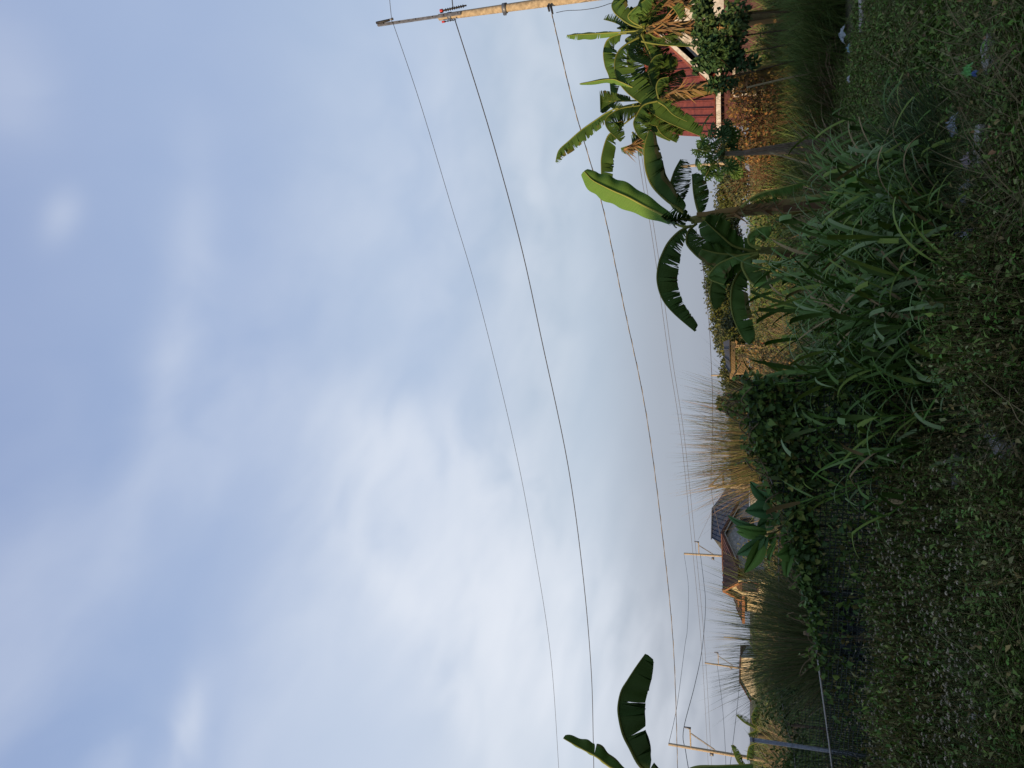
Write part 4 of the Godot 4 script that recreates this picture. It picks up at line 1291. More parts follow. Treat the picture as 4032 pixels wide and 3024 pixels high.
func build_shrubs() -> void:
	rng.seed = 90
	# broad-leaved sapling growing through the fence vine
	var d := 7.3
	var o := thing("broadleaf_sapling", "sapling with large pointed glossy leaves rising above the vine on the fence", "sapling", Vector3(xat(2080, d), 0, -d + 0.1))
	var z7 := func(x: float, y: float, dd: float) -> Vector3: return P(2600 + x / ZS, 1800 + y / ZS, dd) - o.position
	var s := begin()
	s.set_color(Color(0.12, 0.1, 0.06))
	tube(s, curve([Vector3.ZERO, z7.call(1500, 610, d), z7.call(1180, 570, d), z7.call(1020, 620, d)], 12), 0.012, 0.009, 7)
	put("stem", s, M.stem, o)
	for e in [[1180, 570, 1080, 500, 985, 470], [1080, 600, 1010, 650, 920, 670], [1180, 580, 1150, 700, 1140, 800], [1060, 500, 1010, 430, 960, 385]]:
		s = begin()
		s.set_color(Color(0.13, 0.12, 0.05))
		tube(s, curve([z7.call(e[0], e[1], d), z7.call(e[2], e[3], d - 0.02), z7.call(e[4], e[5], d - 0.03)], 6), 0.009, 0.006, 6)
		put("branch", s, M.stem, o)
	for e in [[960, 385, 780, 210, 92], [1000, 470, 735, 470, 120], [960, 395, 820, 405, 70], [985, 520, 845, 610, 110], [865, 610, 580, 500, 62], [930, 650, 648, 600, 72], [930, 665, 660, 650, 86], [915, 690, 665, 850, 88], [900, 690, 730, 1010, 105], [940, 700, 820, 760, 120], [1010, 740, 950, 940, 52], [1140, 795, 1010, 860, 120], [1160, 800, 1098, 1055, 78], [1130, 790, 1080, 640, 90], [1040, 500, 960, 560, 90], [1000, 650, 960, 760, 60], [985, 460, 870, 540, 90], [1060, 620, 1180, 700, 90]]:
		var a: Vector3 = z7.call(e[0], e[1], d - 0.02 + rng.randf_range(-0.04, 0.04))
		var t: Vector3 = z7.call(e[2], e[3], d + rng.randf_range(-0.12, 0.08))
		lance(o, a, t, 1.25 * e[4] / ZS * d / F, (Vector3(0, 0.35, 1) + unit() * 0.55).normalized(), rc([Color(0.085, 0.17, 0.04), Color(0.12, 0.22, 0.05), Color(0.07, 0.15, 0.055)][rng.randi() % 3], 0.15))
	# dark rounded creeper-covered bush before the red house
	d = 15.5
	var cb := P(2840, 190, d)
	o = thing("creeper_bush", "dark rounded bush smothered in small creeper leaves before the red house", "bush", Vector3(cb.x, 0, cb.z))
	var h := heart()
	var pl := []
	var tn := []
	for e in [[2805, 205, 0.36, 0.26, 1300], [2865, 220, 0.27, 0.3, 600], [2770, 90, 0.3, 0.2, 420], [2765, 20, 0.26, 0.2, 320], [2835, 330, 0.16, 0.3, 260], [2860, 120, 0.4, 0.4, 600], [2930, 250, 0.12, 0.3, 160], [2900, 60, 0.4, 0.25, 260], [2745, 260, 0.14, 0.12, 90], [2745, 150, 0.2, 0.12, 120]]:
		var c := P(e[0], e[1], d) - o.position
		for i in e[4]:
			var u := unit()
			u = u * (0.82 + 0.6 * noise.get_noise_3dv(u * 2.3 + Vector3(e[0], 0, 0))) * pow(rng.randf(), 0.18)
			var p := c + Vector3(u.x * e[2], u.y * e[3], u.z * e[2])
			pl.append(Transform3D(turned((u + Vector3(0, -0.5, 0) + unit() * 0.6).normalized(), rng.randf() * TAU).scaled(Vector3.ONE * rng.randf_range(0.055, 0.095)), p))
			tn.append(rc(Color(0.045, 0.09, 0.035) if e[1] > 130 else Color(0.06, 0.105, 0.04), 0.35))
	many("foliage", h, M.leaf, pl, tn, o)
	for e in [[2900, 215], [2850, 150], [2830, 60], [2900, 300]]:
		s = begin()
		s.set_color(Color(0.1, 0.08, 0.05))
		var q := P(e[0], e[1], d) - o.position
		tube(s, [q * Vector3(0.6, 0, 0.6), q * Vector3(0.8, 0.5, 0.8) + Vector3(0.05, 0, 0), q], 0.025, 0.01, 5)
		put("branch", s, M.stem, o)
	# papaya
	d = 14.0
	o = thing("papaya_plant", "papaya plant with dark lobed leaves between the banana plants", "papaya", Vector3(xat(615, d), 0, -d))
	s = begin()
	s.set_color(Color(0.2, 0.17, 0.12))
	var crown := P(2855, 605, d) - o.position
	tube(s, [Vector3.ZERO, crown * Vector3(0.5, 0.5, 0.5) + Vector3(0.02, 0, 0), crown], 0.06, 0.04, 9)
	put("trunk", s, M.stem, o)
	var pms := [palm_leaf(0.23), palm_leaf(0.18)]
	var pm := []
	for c in [Color(0.06, 0.12, 0.035), Color(0.08, 0.145, 0.035), Color(0.05, 0.095, 0.035)]:
		var m := paint(c, 0.5, false)
		m.metallic_specular = 0.16
		m.cull_mode = BaseMaterial3D.CULL_DISABLED
		m.backlight_enabled = true
		m.backlight = Color(0.1, 0.15, 0.03)
		pm.append(m)
	for e in [[1270, 1060], [1420, 1180], [1200, 1380], [1280, 1300], [1350, 1250], [1420, 1400], [1320, 1450], [1500, 1280], [1480, 1450], [1550, 1350], [1230, 1480], [1580, 1420], [1450, 1090], [1380, 1340], [1240, 1220], [1500, 1180], [1320, 1130], [1300, 1380], [1420, 1290], [1210, 1300], [1540, 1500], [1380, 1520], [1280, 1530]]:
		var p := P(2200 + e[0] / ZS, e[1] / ZS, d + rng.randf_range(-0.35, 0.35)) - o.position
		s = begin()
		s.set_color(Color(0.16, 0.17, 0.07))
		tube(s, [crown, crown.lerp(p, 0.5) + Vector3(0, 0.06, 0), p], 0.008, 0.005, 4)
		var pt := put("leaf_stalk", s, M.matte, o)
		var l := node("leaf_blade", pms[rng.randi() % 2], pm[rng.randi() % 3], pt)
		l.transform = Transform3D(Basis.looking_at(-(Vector3(0, 0.45, 0.6) + unit() * 0.6).normalized(), Vector3(rng.randf_range(-1, 1), -0.6, 0.1)), p)
	# wild shrubs in the middle distance
	for e in [[1130, 18.0, 1.75, 0.9, 0, "beside the young banana plant"], [1290, 23.0, 2.0, 1.1, 1, "in front of the bamboo hut"], [720, 18.5, 1.9, 0.9, 1, "under the papaya plant"], [930, 15.5, 1.6, 0.8, 0, "behind the tall banana stem"], [2190, 26.0, 1.75, 1.2, 1, "before the front of the yellow house"], [2760, 17.0, 1.5, 0.9, 0, "behind the farther net fence"], [2990, 14.5, 1.45, 0.8, 0, "beside the galvanised pipe"], [1480, 15.0, 1.8, 0.8, 2, "beside the reed-like tuft"], [300, 19.0, 1.6, 0.9, 0, "below the creeper-covered bush"], [90, 18.5, 1.8, 0.9, 0, "under the banana plant with the spear leaf"], [480, 18.5, 1.5, 0.7, 2, "at the dried creeper thicket"]]:
		o = thing("wild_shrub", "%s %s" % [["green tangled shrub", "olive tangled shrub", "half dry brown shrub"][e[4]], e[5]], "shrub", Vector3(xat(e[0], e[1]), 0, -e[1]), "wild shrubs of the lot")
		var cl := []
		for i in 9:
			var u := unit()
			var tipp := Vector3(u.x * e[3] * 0.8, e[2] * rng.randf_range(0.45, 0.95), u.z * e[3] * 0.8)
			s = begin()
			s.set_color(Color(0.15, 0.11, 0.07))
			tube(s, curve([Vector3(u.x * 0.1, 0, u.z * 0.1), tipp * 0.5 + Vector3(0, 0.15, 0), tipp], 6), 0.014, 0.004, 5)
			put("stem", s, M.stem, o)
			cl.append(tipp)
		s = begin()
		for i in 1500:
			var c0: Vector3 = cl[rng.randi() % 9] * rng.randf_range(0.45, 1.08)
			leaf_card(s, c0 + unit() * 0.2 * e[3], rng.randf_range(0.05, 0.12), 0.045, rc([[Color(0.07, 0.12, 0.035), Color(0.1, 0.14, 0.04)], [Color(0.12, 0.13, 0.045), Color(0.15, 0.13, 0.06)], [Color(0.2, 0.14, 0.07), Color(0.15, 0.13, 0.06)]][e[4]][i % 2], 0.25))
		put("foliage", s, M.leaf, o).set_meta("kind", "stuff")
	# posts and sticks on the right
	for e in [["wooden_post", "grey wooden post standing in the grass under the papaya", 2930, 600, 3230, 560, 13.0, 0.045, "post"], ["wooden_post", "thin pale cut stick slanting beside the grey post", 3030, 600, 3310, 690, 12.5, 0.014, "stick"], ["wooden_post", "red painted thin stake under the red house eave", 2935, 470, 3055, 440, 18.0, 0.035, "stake"], ["wooden_post", "red painted stake in front of the bamboo hut", 3000, 1352, 3070, 1342, 26.0, 0.04, "stake"], ["wooden_post", "pale bare stick beside the leaning banana stem", 2940, 345, 3060, 320, 15.0, 0.02, "stick"]]:
		var a := P(e[2], e[3], e[6])
		var b := P(e[4], e[5], e[6])
		var dn := (b - a).normalized()
		var foot := b + dn * (b.y / -dn.y)
		o = thing(e[0], e[1], e[8], foot)
		s = begin()
		s.set_color([Color(0.2, 0.16, 0.12), Color(0.42, 0.35, 0.2), Color(0.3, 0.045, 0.035)][0 if e[7] == 0.045 else 2 if e[1].begins_with("red") else 1])
		tube(s, curve([dn * 0.05, (a - foot) * 0.5 + Vector3(0.02, 0, 0), a - foot], 10), e[7], e[7] * 0.85, 8)
		put("shaft", s, M.stem, o)

# ---------- grasses ----------
func grass_blade(s: SurfaceTool, p: Vector3, dir: Vector3, l: float, w: float, bend: float, c: Color, n := 4, tip := Color(-1, 0, 0)) -> void:
	var x := dir.cross(Vector3(rng.randf_range(-1, 1), 0.1, rng.randf_range(-1, 1))).normalized()
	var out := Vector3(dir.x, 0, dir.z)
	out = out.normalized() if out.length() > 0.05 else Vector3(cos(l * 50), 0, sin(l * 50))
	var pos := p
	var d := dir.normalized()
	var prev := [pos - x * w * 0.5, pos + x * w * 0.5]
	for i in n:
		var t := float(i + 1) / n
		d = (d + (out * 0.55 + Vector3.DOWN * (0.35 + t * 0.4)) * bend / n * 1.6).normalized()
		pos += d * l / n
		var hw: float = w * 0.5 * (1.0 - pow(t, 2.2) * 0.96)
		var cur := [pos - x * hw, pos + x * hw]
		s.set_color(c.lerp(tip, t) if tip.r >= 0 else c)
		if i < n - 1: quad(s, prev[0], prev[1], cur[1], cur[0])
		else: tri(s, prev[0], prev[1], pos)
		prev = cur
func tuft_mesh(n: int, h: float, spread: float, w: float, cols: Array, bend: float, segs := 3) -> ArrayMesh:
	var s := begin()
	for i in n:
		var a := rng.randf() * TAU
		var r := sqrt(rng.randf()) * spread
		var dir := Vector3(cos(a) * r * 1.2, 1.0, sin(a) * r * 1.2) + unit() * 0.16
		grass_blade(s, Vector3(cos(a), 0, sin(a)) * r * 0.5, dir.normalized(), h * rng.randf_range(0.5, 1.0), w * rng.randf_range(0.6, 1.2), bend * rng.randf_range(0.2, 1.3), rc(cols[rng.randi() % cols.size()], 0.2), segs)
	return mesh_of(s)
func tall_tuft(label: String, y: float, d: float, h: float, spread: float, n: int, cols: Array, plume: Color, bend: float, lean := 0.2) -> void:
	var o := thing("tall_grass_tuft", label, "grass tuft", Vector3(xat(y, d), 0, -d))
	var s := begin()
	for i in n:
		var a := rng.randf() * TAU
		var r := sqrt(rng.randf())
		var b := Vector3(cos(a), 0, sin(a)) * r * spread * 0.75 + Vector3(0, rng.randf_range(-0.1, 0.25) * r, 0)
		var dir := Vector3(cos(a) * r * lean, 1, sin(a) * r * lean) + unit() * 0.09
		grass_blade(s, b, dir.normalized(), h * pow(rng.randf_range(0.25, 1.0), 0.5), 0.0105, bend * (0.25 + 2.2 * pow(rng.randf(), 2.5)), rc(cols[rng.randi() % cols.size()], 0.22), 6)
	put("blades", s, M.blade, o).set_meta("kind", "stuff")
func build_field() -> void:
	rng.seed = 140
	var green := [Color(0.1, 0.16, 0.048), Color(0.12, 0.18, 0.054), Color(0.145, 0.19, 0.06)]
	var olive := [Color(0.12, 0.13, 0.05), Color(0.15, 0.13, 0.06), Color(0.1, 0.125, 0.05)]
	var straw := [Color(0.27, 0.2, 0.115), Color(0.21, 0.15, 0.085), Color(0.32, 0.25, 0.15), Color(0.16, 0.12, 0.07)]
	tall_tuft("tall green-brown grass tuft standing above the vine beside the low shed", 1715, 11.5, 2.6, 0.42, 1500, olive + [straw[1], Color(0.12, 0.13, 0.06)], Color(0.3, 0.2, 0.11), 0.28, 0.14)
	tall_tuft("rusty thin grass tuft before the low shed", 1800, 12.2, 2.75, 0.3, 800, straw, Color(0.32, 0.2, 0.12), 0.3, 0.12)
	tall_tuft("low straw grass tuft at the foot of the bare short pole", 1900, 12.5, 1.95, 0.5, 320, straw, Color(0.32, 0.2, 0.12), 0.4, 0.2)
	tall_tuft("large dark green grass tuft between the yellow house and the cream house", 2495, 10.2, 2.2, 0.45, 1500, [Color(0.11, 0.14, 0.055), Color(0.13, 0.15, 0.06), Color(0.08, 0.11, 0.045), Color(0.17, 0.15, 0.08)], Color(0.22, 0.16, 0.1), 0.5, 0.17)
	tall_tuft("small green grass tuft against the yellow house wall", 2352, 11.2, 2.0, 0.25, 260, [Color(0.08, 0.11, 0.04), Color(0.1, 0.12, 0.045)], Color(0.22, 0.16, 0.1), 0.25, 0.12)
	tall_tuft("loose yellowing grass tuft before the cream house", 2610, 11.8, 1.45, 0.5, 300, olive + straw, Color(0.3, 0.2, 0.12), 0.6, 0.25)
	tall_tuft("reed-like straw grass tuft behind the vine hump", 1575, 13.0, 2.0, 0.4, 360, straw + olive, Color(0.3, 0.2, 0.12), 0.3, 0.18)
	tall_tuft("tall tuft of strap grass beside the path on the right", 45, 15.0, 1.2, 0.6, 300, green, Color(0.2, 0.16, 0.1), 0.7, 0.35)
	# the field of grass itself: nobody could count it
	var kinds := [tuft_mesh(34, 1.0, 0.42, 0.016, green, 0.6), tuft_mesh(34, 1.0, 0.42, 0.014, olive + green, 0.7), tuft_mesh(40, 1.0, 0.5, 0.012, straw, 0.8)]
	var places := [[], [], []]
	var tints := [[], [], []]
	var fld := FastNoiseLite.new()
	fld.seed = 8; fld.frequency = 0.13
	var add := func(x: float, z: float, h: float, mix: float, wide := 1.0) -> void:
		if z < -18.0:                 # the view to the houses is over trodden, lower grass
			var k := x / -z
			if (k > -0.3 and k < -0.125) or (k > -0.42 and k < -0.33): h *= 0.62
		var v := mix + 0.55 * fld.get_noise_2d(x, z) + rng.randf_range(-0.22, 0.22)
		var kind := 0 if v < 0.33 else 1 if v < 0.6 else 2
		var b := Basis(Vector3.UP, rng.randf() * TAU).scaled(Vector3(h * wide, h * rng.randf_range(0.75, 1.15), h * wide))
		places[kind].append(Transform3D(b, Vector3(x, height(x, z) - 0.02, z)))
		tints[kind].append(Color.WHITE * rng.randf_range(0.8, 1.15))
	for i in 4300:        # behind the fence, middle distance
		var dd := pow(rng.randf(), 0.75) * 26 + 9.6
		var y := rng.randf_range(-150, 3200)
		var x := xat(y, dd)
		var right: float = smoothstep(900, 500, y)
		var hh := rng.randf_range(0.85, 1.75)
		if y > 2100 and dd < 11.5: hh *= 0.6
		if y < 700:
			if dd < 14.9: continue
			hh *= 0.95
		var mix: float = lerpf(0.62, 0.42, right) - 0.1 * smoothstep(2000, 2300, y) * (1.0 if dd < 14 else -2.0) + (0.1 if dd > 16 else -0.1)
		add.call(x, -dd, hh, mix)
	for i in 2000:        # farther
		var dd := pow(rng.randf(), 1.2) * 75 + 30
		add.call(xat(rng.randf_range(-150, 3200), dd), -dd, rng.randf_range(1.3, 1.95), 0.5, 3.0)
	for i in 240:         # the far edge of the lot
		var dd := 46.0 + rng.randf_range(-2, 2)
		add.call(xat(rng.randf_range(-200, 3250), dd), -dd, rng.randf_range(1.35, 1.75), 0.5, 2.6)
	for i in 240:
		var dd := 108.0 + rng.randf_range(-4, 4)
		add.call(xat(rng.randf_range(-200, 3250), dd), -dd, rng.randf_range(1.9, 2.5), 0.3, 4.0)
	for i in 1000:        # deep green thicket on the right behind the path
		var dd := rng.randf_range(14.9, 17.5)
		var yy := rng.randf_range(-120, 760)
		add.call(xat(yy, dd), -dd, rng.randf_range(0.9, 1.5), 0.16 if yy < 330 else 0.48)
	for i in 900:
		var dd := rng.randf_range(17.5, 21.0)
		add.call(xat(rng.randf_range(-120, 900), dd), -dd, rng.randf_range(1.4, 2.1), 0.5)
	var labels := ["tall fresh green grass of the vacant lot", "olive green mixed grass of the vacant lot", "dry straw coloured grass of the vacant lot"]
	for k in 3:
		var o := many(["green_grass", "olive_grass", "dry_grass"][k], kinds[k], M.blade, places[k], tints[k], self)
		tag(o, labels[k], "grass")
	# rusty dry creeper thicket under the red house
	var s := begin()
	for i in 1800:
		var p := P(rng.randf_range(2850, 2985), rng.randf_range(320, 650), 16.0 + rng.randf_range(-0.8, 0.8))
		leaf_card(s, p + Vector3(0, -rng.randf() * 0.35, 0), 0.08, 0.05, rc([Color(0.25, 0.14, 0.055), Color(0.19, 0.11, 0.05), Color(0.13, 0.115, 0.045)][rng.randi() % 3], 0.25))
	for i in 260:
		var p := P(rng.randf_range(2900, 3050), rng.randf_range(300, 720), 16.0 + rng.randf_range(-0.8, 0.8))
		s.set_color(Color(0.16, 0.09, 0.05))
		tube(s, [p, p + unit() * 0.3, p + unit() * 0.5 + Vector3(0, 0.2, 0)], 0.004, 0.003, 3, false)
	for i in 60:
		var p := P(2950, rng.randf_range(300, 720), 16.0 + rng.randf_range(-0.6, 0.6))
		s.set_color(Color(0.14, 0.09, 0.05))
		tube(s, [p * Vector3(1, 0, 1), p * Vector3(1, 0.5, 1) + Vector3(rng.randf_range(-0.1, 0.1), 0, 0), p], 0.007, 0.005, 4, false)
	var dt := put("dry_creeper", s, M.matte, self)
	tag(dt, "rusty brown dried creeper thicket under the red house eave", "thicket", "", "stuff")

# ---------- big strap-leaved grass in the foreground ----------
func strap(bend: float, cut: bool, kink := 0.0) -> ArrayMesh:      # one leaf: unit length from the origin, starts along +y, arches to +z
	var s := begin()
	var n := 10
	var pos := Vector3.ZERO
	var a := 0.12
	var last := []
	for i in n + 1:
		var t := float(i) / n
		var w: float = 0.021 * (0.55 + 0.45 * smoothstep(0, 0.25, t)) * (1.0 if cut else pow(maxf(1.0 - pow(t, 1.7), 0.0), 0.8))
		var nr := Vector3(0, sin(a), -cos(a)) * -1.0
		var cur := [pos + Vector3(-w, 0, 0) + nr * w * 0.45, pos + Vector3(-w * 0.14, 0, 0), pos + Vector3(w * 0.14, 0, 0), pos + Vector3(w, 0, 0) + nr * w * 0.45]
		if i > 0:
			for k in 3:
				s.set_color(Color(1.75, 1.75, 1.65) if k == 1 else Color(1, 1, 1))
				quad(s, last[k], last[k + 1], cur[k + 1], cur[k])
		last = cur
		pos += Vector3(0, cos(a), sin(a)) / n
		a += bend / n * (0.5 + t) + (kink if i == 5 else 0.0)
	return mesh_of(s)
func build_napier() -> void:
	rng.seed = 207
	var shapes := []
	for b in [0.35, 0.65, 1.0, 1.5, 2.2]:
		shapes.append(strap(b, false))
		shapes.append(strap(b, true))
	shapes.append(strap(0.8, false, 1.2))
	shapes.append(strap(1.1, true, 0.7))
	var mats := []
	for c in [Color(0.095, 0.165, 0.042), Color(0.12, 0.195, 0.06), Color(0.08, 0.16, 0.03), Color(0.165, 0.23, 0.1), Color(0.065, 0.12, 0.03), Color(0.15, 0.21, 0.042)]:
		var m := leafy(0.55, Color(0.14, 0.19, 0.05))
		m.albedo_color = c.linear_to_srgb()
		mats.append(m)
	var culm: StandardMaterial3D = mats[2].duplicate()
	var dry := leafy(0.85, Color(0, 0, 0))
	dry.albedo_color = Color(0.27, 0.2, 0.1).linear_to_srgb()
	var specs := [
		["big dark strap-leaved grass clump with blunt cut leaves before the young banana", 1020, 6.5, 1.05, 20, 0.45],
		["tall strap-leaved grass clump arching its leaves toward the net fence", 1420, 6.7, 1.45, 22, 0.45],
		["strap-leaved grass clump whose long leaves droop across the vine and net", 1610, 6.6, 1.3, 15, 0.35],
		["low strap-leaved grass clump with pale trimmed leaves in front of the others", 1180, 6.05, 0.75, 16, 0.4],
		["sparse strap-leaved grass clump at the edge of the creeping weeds", 760, 6.9, 0.75, 12, 0.4],
		["tall strap-leaved grass clump behind the trimmed one near the banana stem", 1200, 7.5, 1.5, 22, 0.5],
		["strap-leaved grass clump at the foot of the tall banana plant", 880, 8.4, 1.3, 18, 0.5],
		["small strap-leaved grass clump beside the broken concrete kerb", 1345, 5.7, 0.5, 6, 0.2],
		["strap-leaved grass clump growing against the near end of the net fence", 1500, 7.7, 1.65, 16, 0.4]]
	for e in specs:
		var o := thing("strap_grass_clump", e[0], "grass clump", Vector3(xat(e[1], e[2]), 0, -e[2]), "clumps of strap-leaved grass")
		var n: int = int(e[4] * 1.3)
		var count := 0
		for i in n:
			var a := rng.randf() * TAU
			var r: float = sqrt(rng.randf()) * e[5]
			var foot := Vector3(cos(a) * r, 0, sin(a) * r)
			var lean := Vector3(cos(a) * 0.55 * r / e[5] + rng.randf_range(-0.15, 0.15), 1, sin(a) * 0.55 * r / e[5] + 0.12)
			var hh: float = e[3] * rng.randf_range(0.5, 1.0)
			var tipp := foot + lean.normalized() * hh
			var mid := foot.lerp(tipp, 0.5) + Vector3(0, 0.05, 0)
			var s := begin()
			tube(s, curve([foot, mid, tipp], 6), 0.009, 0.005, 5)
			put("culm", s, culm, o)
			var spin := rng.randf() * TAU
			var nl := rng.randi_range(8, 11)
			for k in nl:
				var t := 0.22 + 0.78 * k / (nl - 1.0)
				var p := foot.lerp(tipp, t) + Vector3(0, 0.05 * 4 * t * (1 - t), 0)
				spin += PI + rng.randf_range(-0.7, 0.7)
				var up := lerpf(1.0, 0.4, t) + rng.randf_range(-0.2, 0.2)
				var dirb := Basis(Vector3.UP, spin) * Basis(Vector3.RIGHT, up)
				var size := rng.randf_range(0.32, 0.72) * lerpf(1.0, 0.75, t)
				var leaf := node("leaf", shapes[rng.randi() % shapes.size()], mats[rng.randi() % mats.size()] if rng.randf() > 0.06 else dry, o)
				leaf.transform = Transform3D(dirb.scaled(Vector3(1, 1, 1) * size) * Basis.from_scale(Vector3(rng.randf_range(0.75, 1.2) / size * 0.85, 1, 1)), p)
				count += 1
	# thin blades between the clumps
	var kinds := tuft_mesh(30, 1.0, 0.5, 0.014, [Color(0.05, 0.085, 0.035), Color(0.06, 0.1, 0.03), Color(0.08, 0.1, 0.04)], 1.0, 4)
	var pl := []
	var tn := []
	for i in 1000:
		var d := rng.randf_range(5.4, 9.0)
		var y := rng.randf_range(620, 1700)
		var x := xat(y, d)
		pl.append(Transform3D(Basis(Vector3.UP, rng.randf() * TAU).scaled(Vector3.ONE * rng.randf_range(0.45, 0.9) * (0.65 if d < 6.4 else 1.0)), Vector3(x, -0.02, -d)))
		tn.append(Color.WHITE * rng.randf_range(0.7, 1.1))
	var o2 := many("undergrowth_grass", kinds, M.blade, pl, tn, self)
	tag(o2, "thin dark undergrowth grass between the strap-leaved clumps", "grass")

# ---------- low weeds ----------
func weed_patch(r: float, n: int, h: float, size: float, cols: Array) -> ArrayMesh:      # a patch of many small leafy stems
	var s := begin()
	for k in int(n / 11.0):
		var b := Vector3(rng.randf_range(-r, r), 0, rng.randf_range(-r, r))
		var top := b + Vector3(rng.randf_range(-0.4, 0.4), 1, rng.randf_range(-0.4, 0.4)) * h * rng.randf_range(0.55, 1.15)
		s.set_color(Color(0.13, 0.11, 0.05))
		tube(s, [b, b.lerp(top, 0.5) + Vector3(0.02, 0, 0), top], 0.003, 0.002, 3, false)
		var c: Color = rc(cols[rng.randi() % cols.size()], 0.3)
		for i in 11:
			var a := rng.randf() * TAU
			var d := Vector3(cos(a), rng.randf_range(-0.35, 0.9), sin(a)).normalized()
			var p := b.lerp(top, pow(rng.randf(), 0.6))
			var x := d.cross(Vector3.UP).normalized()
			x = (x + unit() * 0.5).normalized()
			var l := size * (0.45 + 1.4 * pow(rng.randf(), 1.6))
			var nz := x.cross(d) * l * 0.16
			s.set_color(rc(c, 0.2))
			var q := [p, p + d * l * 0.35 + x * l * 0.27 + nz, p + d * l, p + d * l * 0.4 - x * l * 0.27 + nz]
			tri(s, q[0], q[1], q[2]); tri(s, q[0], q[2], q[3])
	return mesh_of(s)
func seed_head() -> ArrayMesh:
	var s := begin()
	s.set_color(Color(0.09, 0.11, 0.05))
	tube(s, [Vector3.ZERO, Vector3(0.02, 0.12, 0.0), Vector3(0.01, 0.24, 0.01)], 0.002, 0.0015, 3, false)
	for i in 26:
		var u := unit()
		u.y = absf(u.y) * 0.8 + 0.1
		s.set_color(rc(Color(0.46, 0.41, 0.29), 0.2))
		var c := Vector3(0.01, 0.24, 0.01)
		var x := u.cross(unit()).normalized() * 0.005
		tri(s, c + x, c - x, c + u * 0.016)
	return mesh_of(s)
func build_weeds() -> void:
	rng.seed = 311
	var dark := [Color(0.095, 0.165, 0.034), Color(0.11, 0.185, 0.04), Color(0.135, 0.195, 0.05), Color(0.2, 0.185, 0.075)]
	var fresh := [Color(0.1, 0.19, 0.036), Color(0.125, 0.215, 0.044), Color(0.155, 0.22, 0.052), Color(0.21, 0.19, 0.075)]
	var meshes := [[], [], []]
	for k in 3:
		meshes[0].append(weed_patch(0.34, 700, 0.4, 0.032, dark))
		meshes[1].append(weed_patch(0.34, 640, 0.3, 0.034, fresh))
		meshes[2].append(weed_patch(0.34, 640, 0.16, 0.036, fresh + dark))
	var grass := tuft_mesh(46, 1.0, 0.75, 0.011, [Color(0.1, 0.15, 0.045), Color(0.13, 0.18, 0.055), Color(0.15, 0.17, 0.06), Color(0.24, 0.2, 0.1)], 0.9, 4)
	var P3 := []
	var T3 := []
	for k in 11:
		P3.append([])
		T3.append([])
	var n2 := FastNoiseLite.new()
	n2.seed = 77; n2.frequency = 0.45
	var seeds := seed_head()
	var ka := GH(3745, 1440, 0.12)
	var kb := GH(3955, 1780, 0.12)
	ka.y = 0
	kb.y = 0
	for i in 3300:
		var d := 5.0 + pow(rng.randf(), 1.1) * 9.7
		var y := rng.randf_range(-180, 3200)
		var x := xat(y, d)
		var v := n2.get_noise_2d(x, -d)
		var right := y < 1050
		var z := -d
		if d > 12.7 and d < 14.8 and y < 380: continue
		var onk := Geometry3D.get_closest_point_to_segment(Vector3(x, 0, z), ka, kb).distance_to(Vector3(x, 0, z)) < 0.4 or Geometry3D.get_closest_point_to_segment(Vector3(x, 0, z - 0.45), ka, kb).distance_to(Vector3(x, 0, z - 0.45)) < 0.4
		var k := 0
		if right: k = 2 if v > -0.15 else 1
		else: k = 0 if v > -0.15 else 1
		var sc := rng.randf_range(0.6, 1.25) * (1.0 + 0.8 * v)
		if v < -0.3 and rng.randf() < 0.55: continue
		if not right and d > 6.2 and d < 9.5: sc *= 0.95 + 0.9 * maxf(0.0, n2.get_noise_2d(x * 2.1 + 30, z * 2.1))
		if onk: sc *= 0.22
		var m := k * 3 + rng.randi() % 3
		P3[m].append(Transform3D(Basis(Vector3.UP, rng.randf() * TAU).scaled(Vector3(1, sc, 1)), Vector3(x, height(x, z) - 0.02, z)))
		T3[m].append(Color.WHITE * rng.randf_range(0.75, 1.2))
		if not right and y > 1850 and not onk:
			for j in rng.randi_range(1, 5):
				P3[9].append(Transform3D(Basis(Vector3(rng.randf_range(-1, 1), 0, rng.randf_range(-1, 1)).normalized(), rng.randf_range(0, 0.4)).scaled(Vector3.ONE * rng.randf_range(0.6, 0.95)), Vector3(x + rng.randf_range(-0.3, 0.3), 0.28 * sc + rng.randf_range(-0.04, 0.12), z + rng.randf_range(-0.3, 0.3))))
				T3[9].append(Color.WHITE * rng.randf_range(0.6, 1.1))
		for j in (0 if onk else 2 if n2.get_noise_2d(x * 1.3 + 9, z * 1.3) > -0.12 else rng.randi_range(0, 1)):
			P3[10].append(Transform3D(Basis(Vector3.UP, rng.randf() * TAU).scaled(Vector3.ONE * (0.3 + 0.5 * pow(rng.randf(), 1.6)) * (0.75 if right else 1.0)), Vector3(x + rng.randf_range(-0.3, 0.3), 0, z + rng.randf_range(-0.2, 0.2))))
			T3[10].append(Color.WHITE * rng.randf_range(0.7, 1.2))
	var dry_tuft := tuft_mesh(18, 1.0, 0.6, 0.012, [Color(0.3, 0.24, 0.13), Color(0.22, 0.17, 0.09), Color(0.16, 0.14, 0.07)], 0.8, 4)
	var dl := []
	var dlt := []
	var dt := []
	var dtt := []
	for i in 520:
		var d := 5.0 + pow(rng.randf(), 1.3) * 4.5
		var x := xat(rng.randf_range(-150, 3150), d)
		var v := n2.get_noise_2d(x * 0.8 + 50, -d * 0.8)
		if v < 0.0: continue
		dt.append(Transform3D(Basis(Vector3.UP, rng.randf() * TAU).scaled(Vector3.ONE * rng.randf_range(0.3, 0.75)), Vector3(x, 0, -d)))
		dtt.append(Color.WHITE * rng.randf_range(0.7, 1.2))
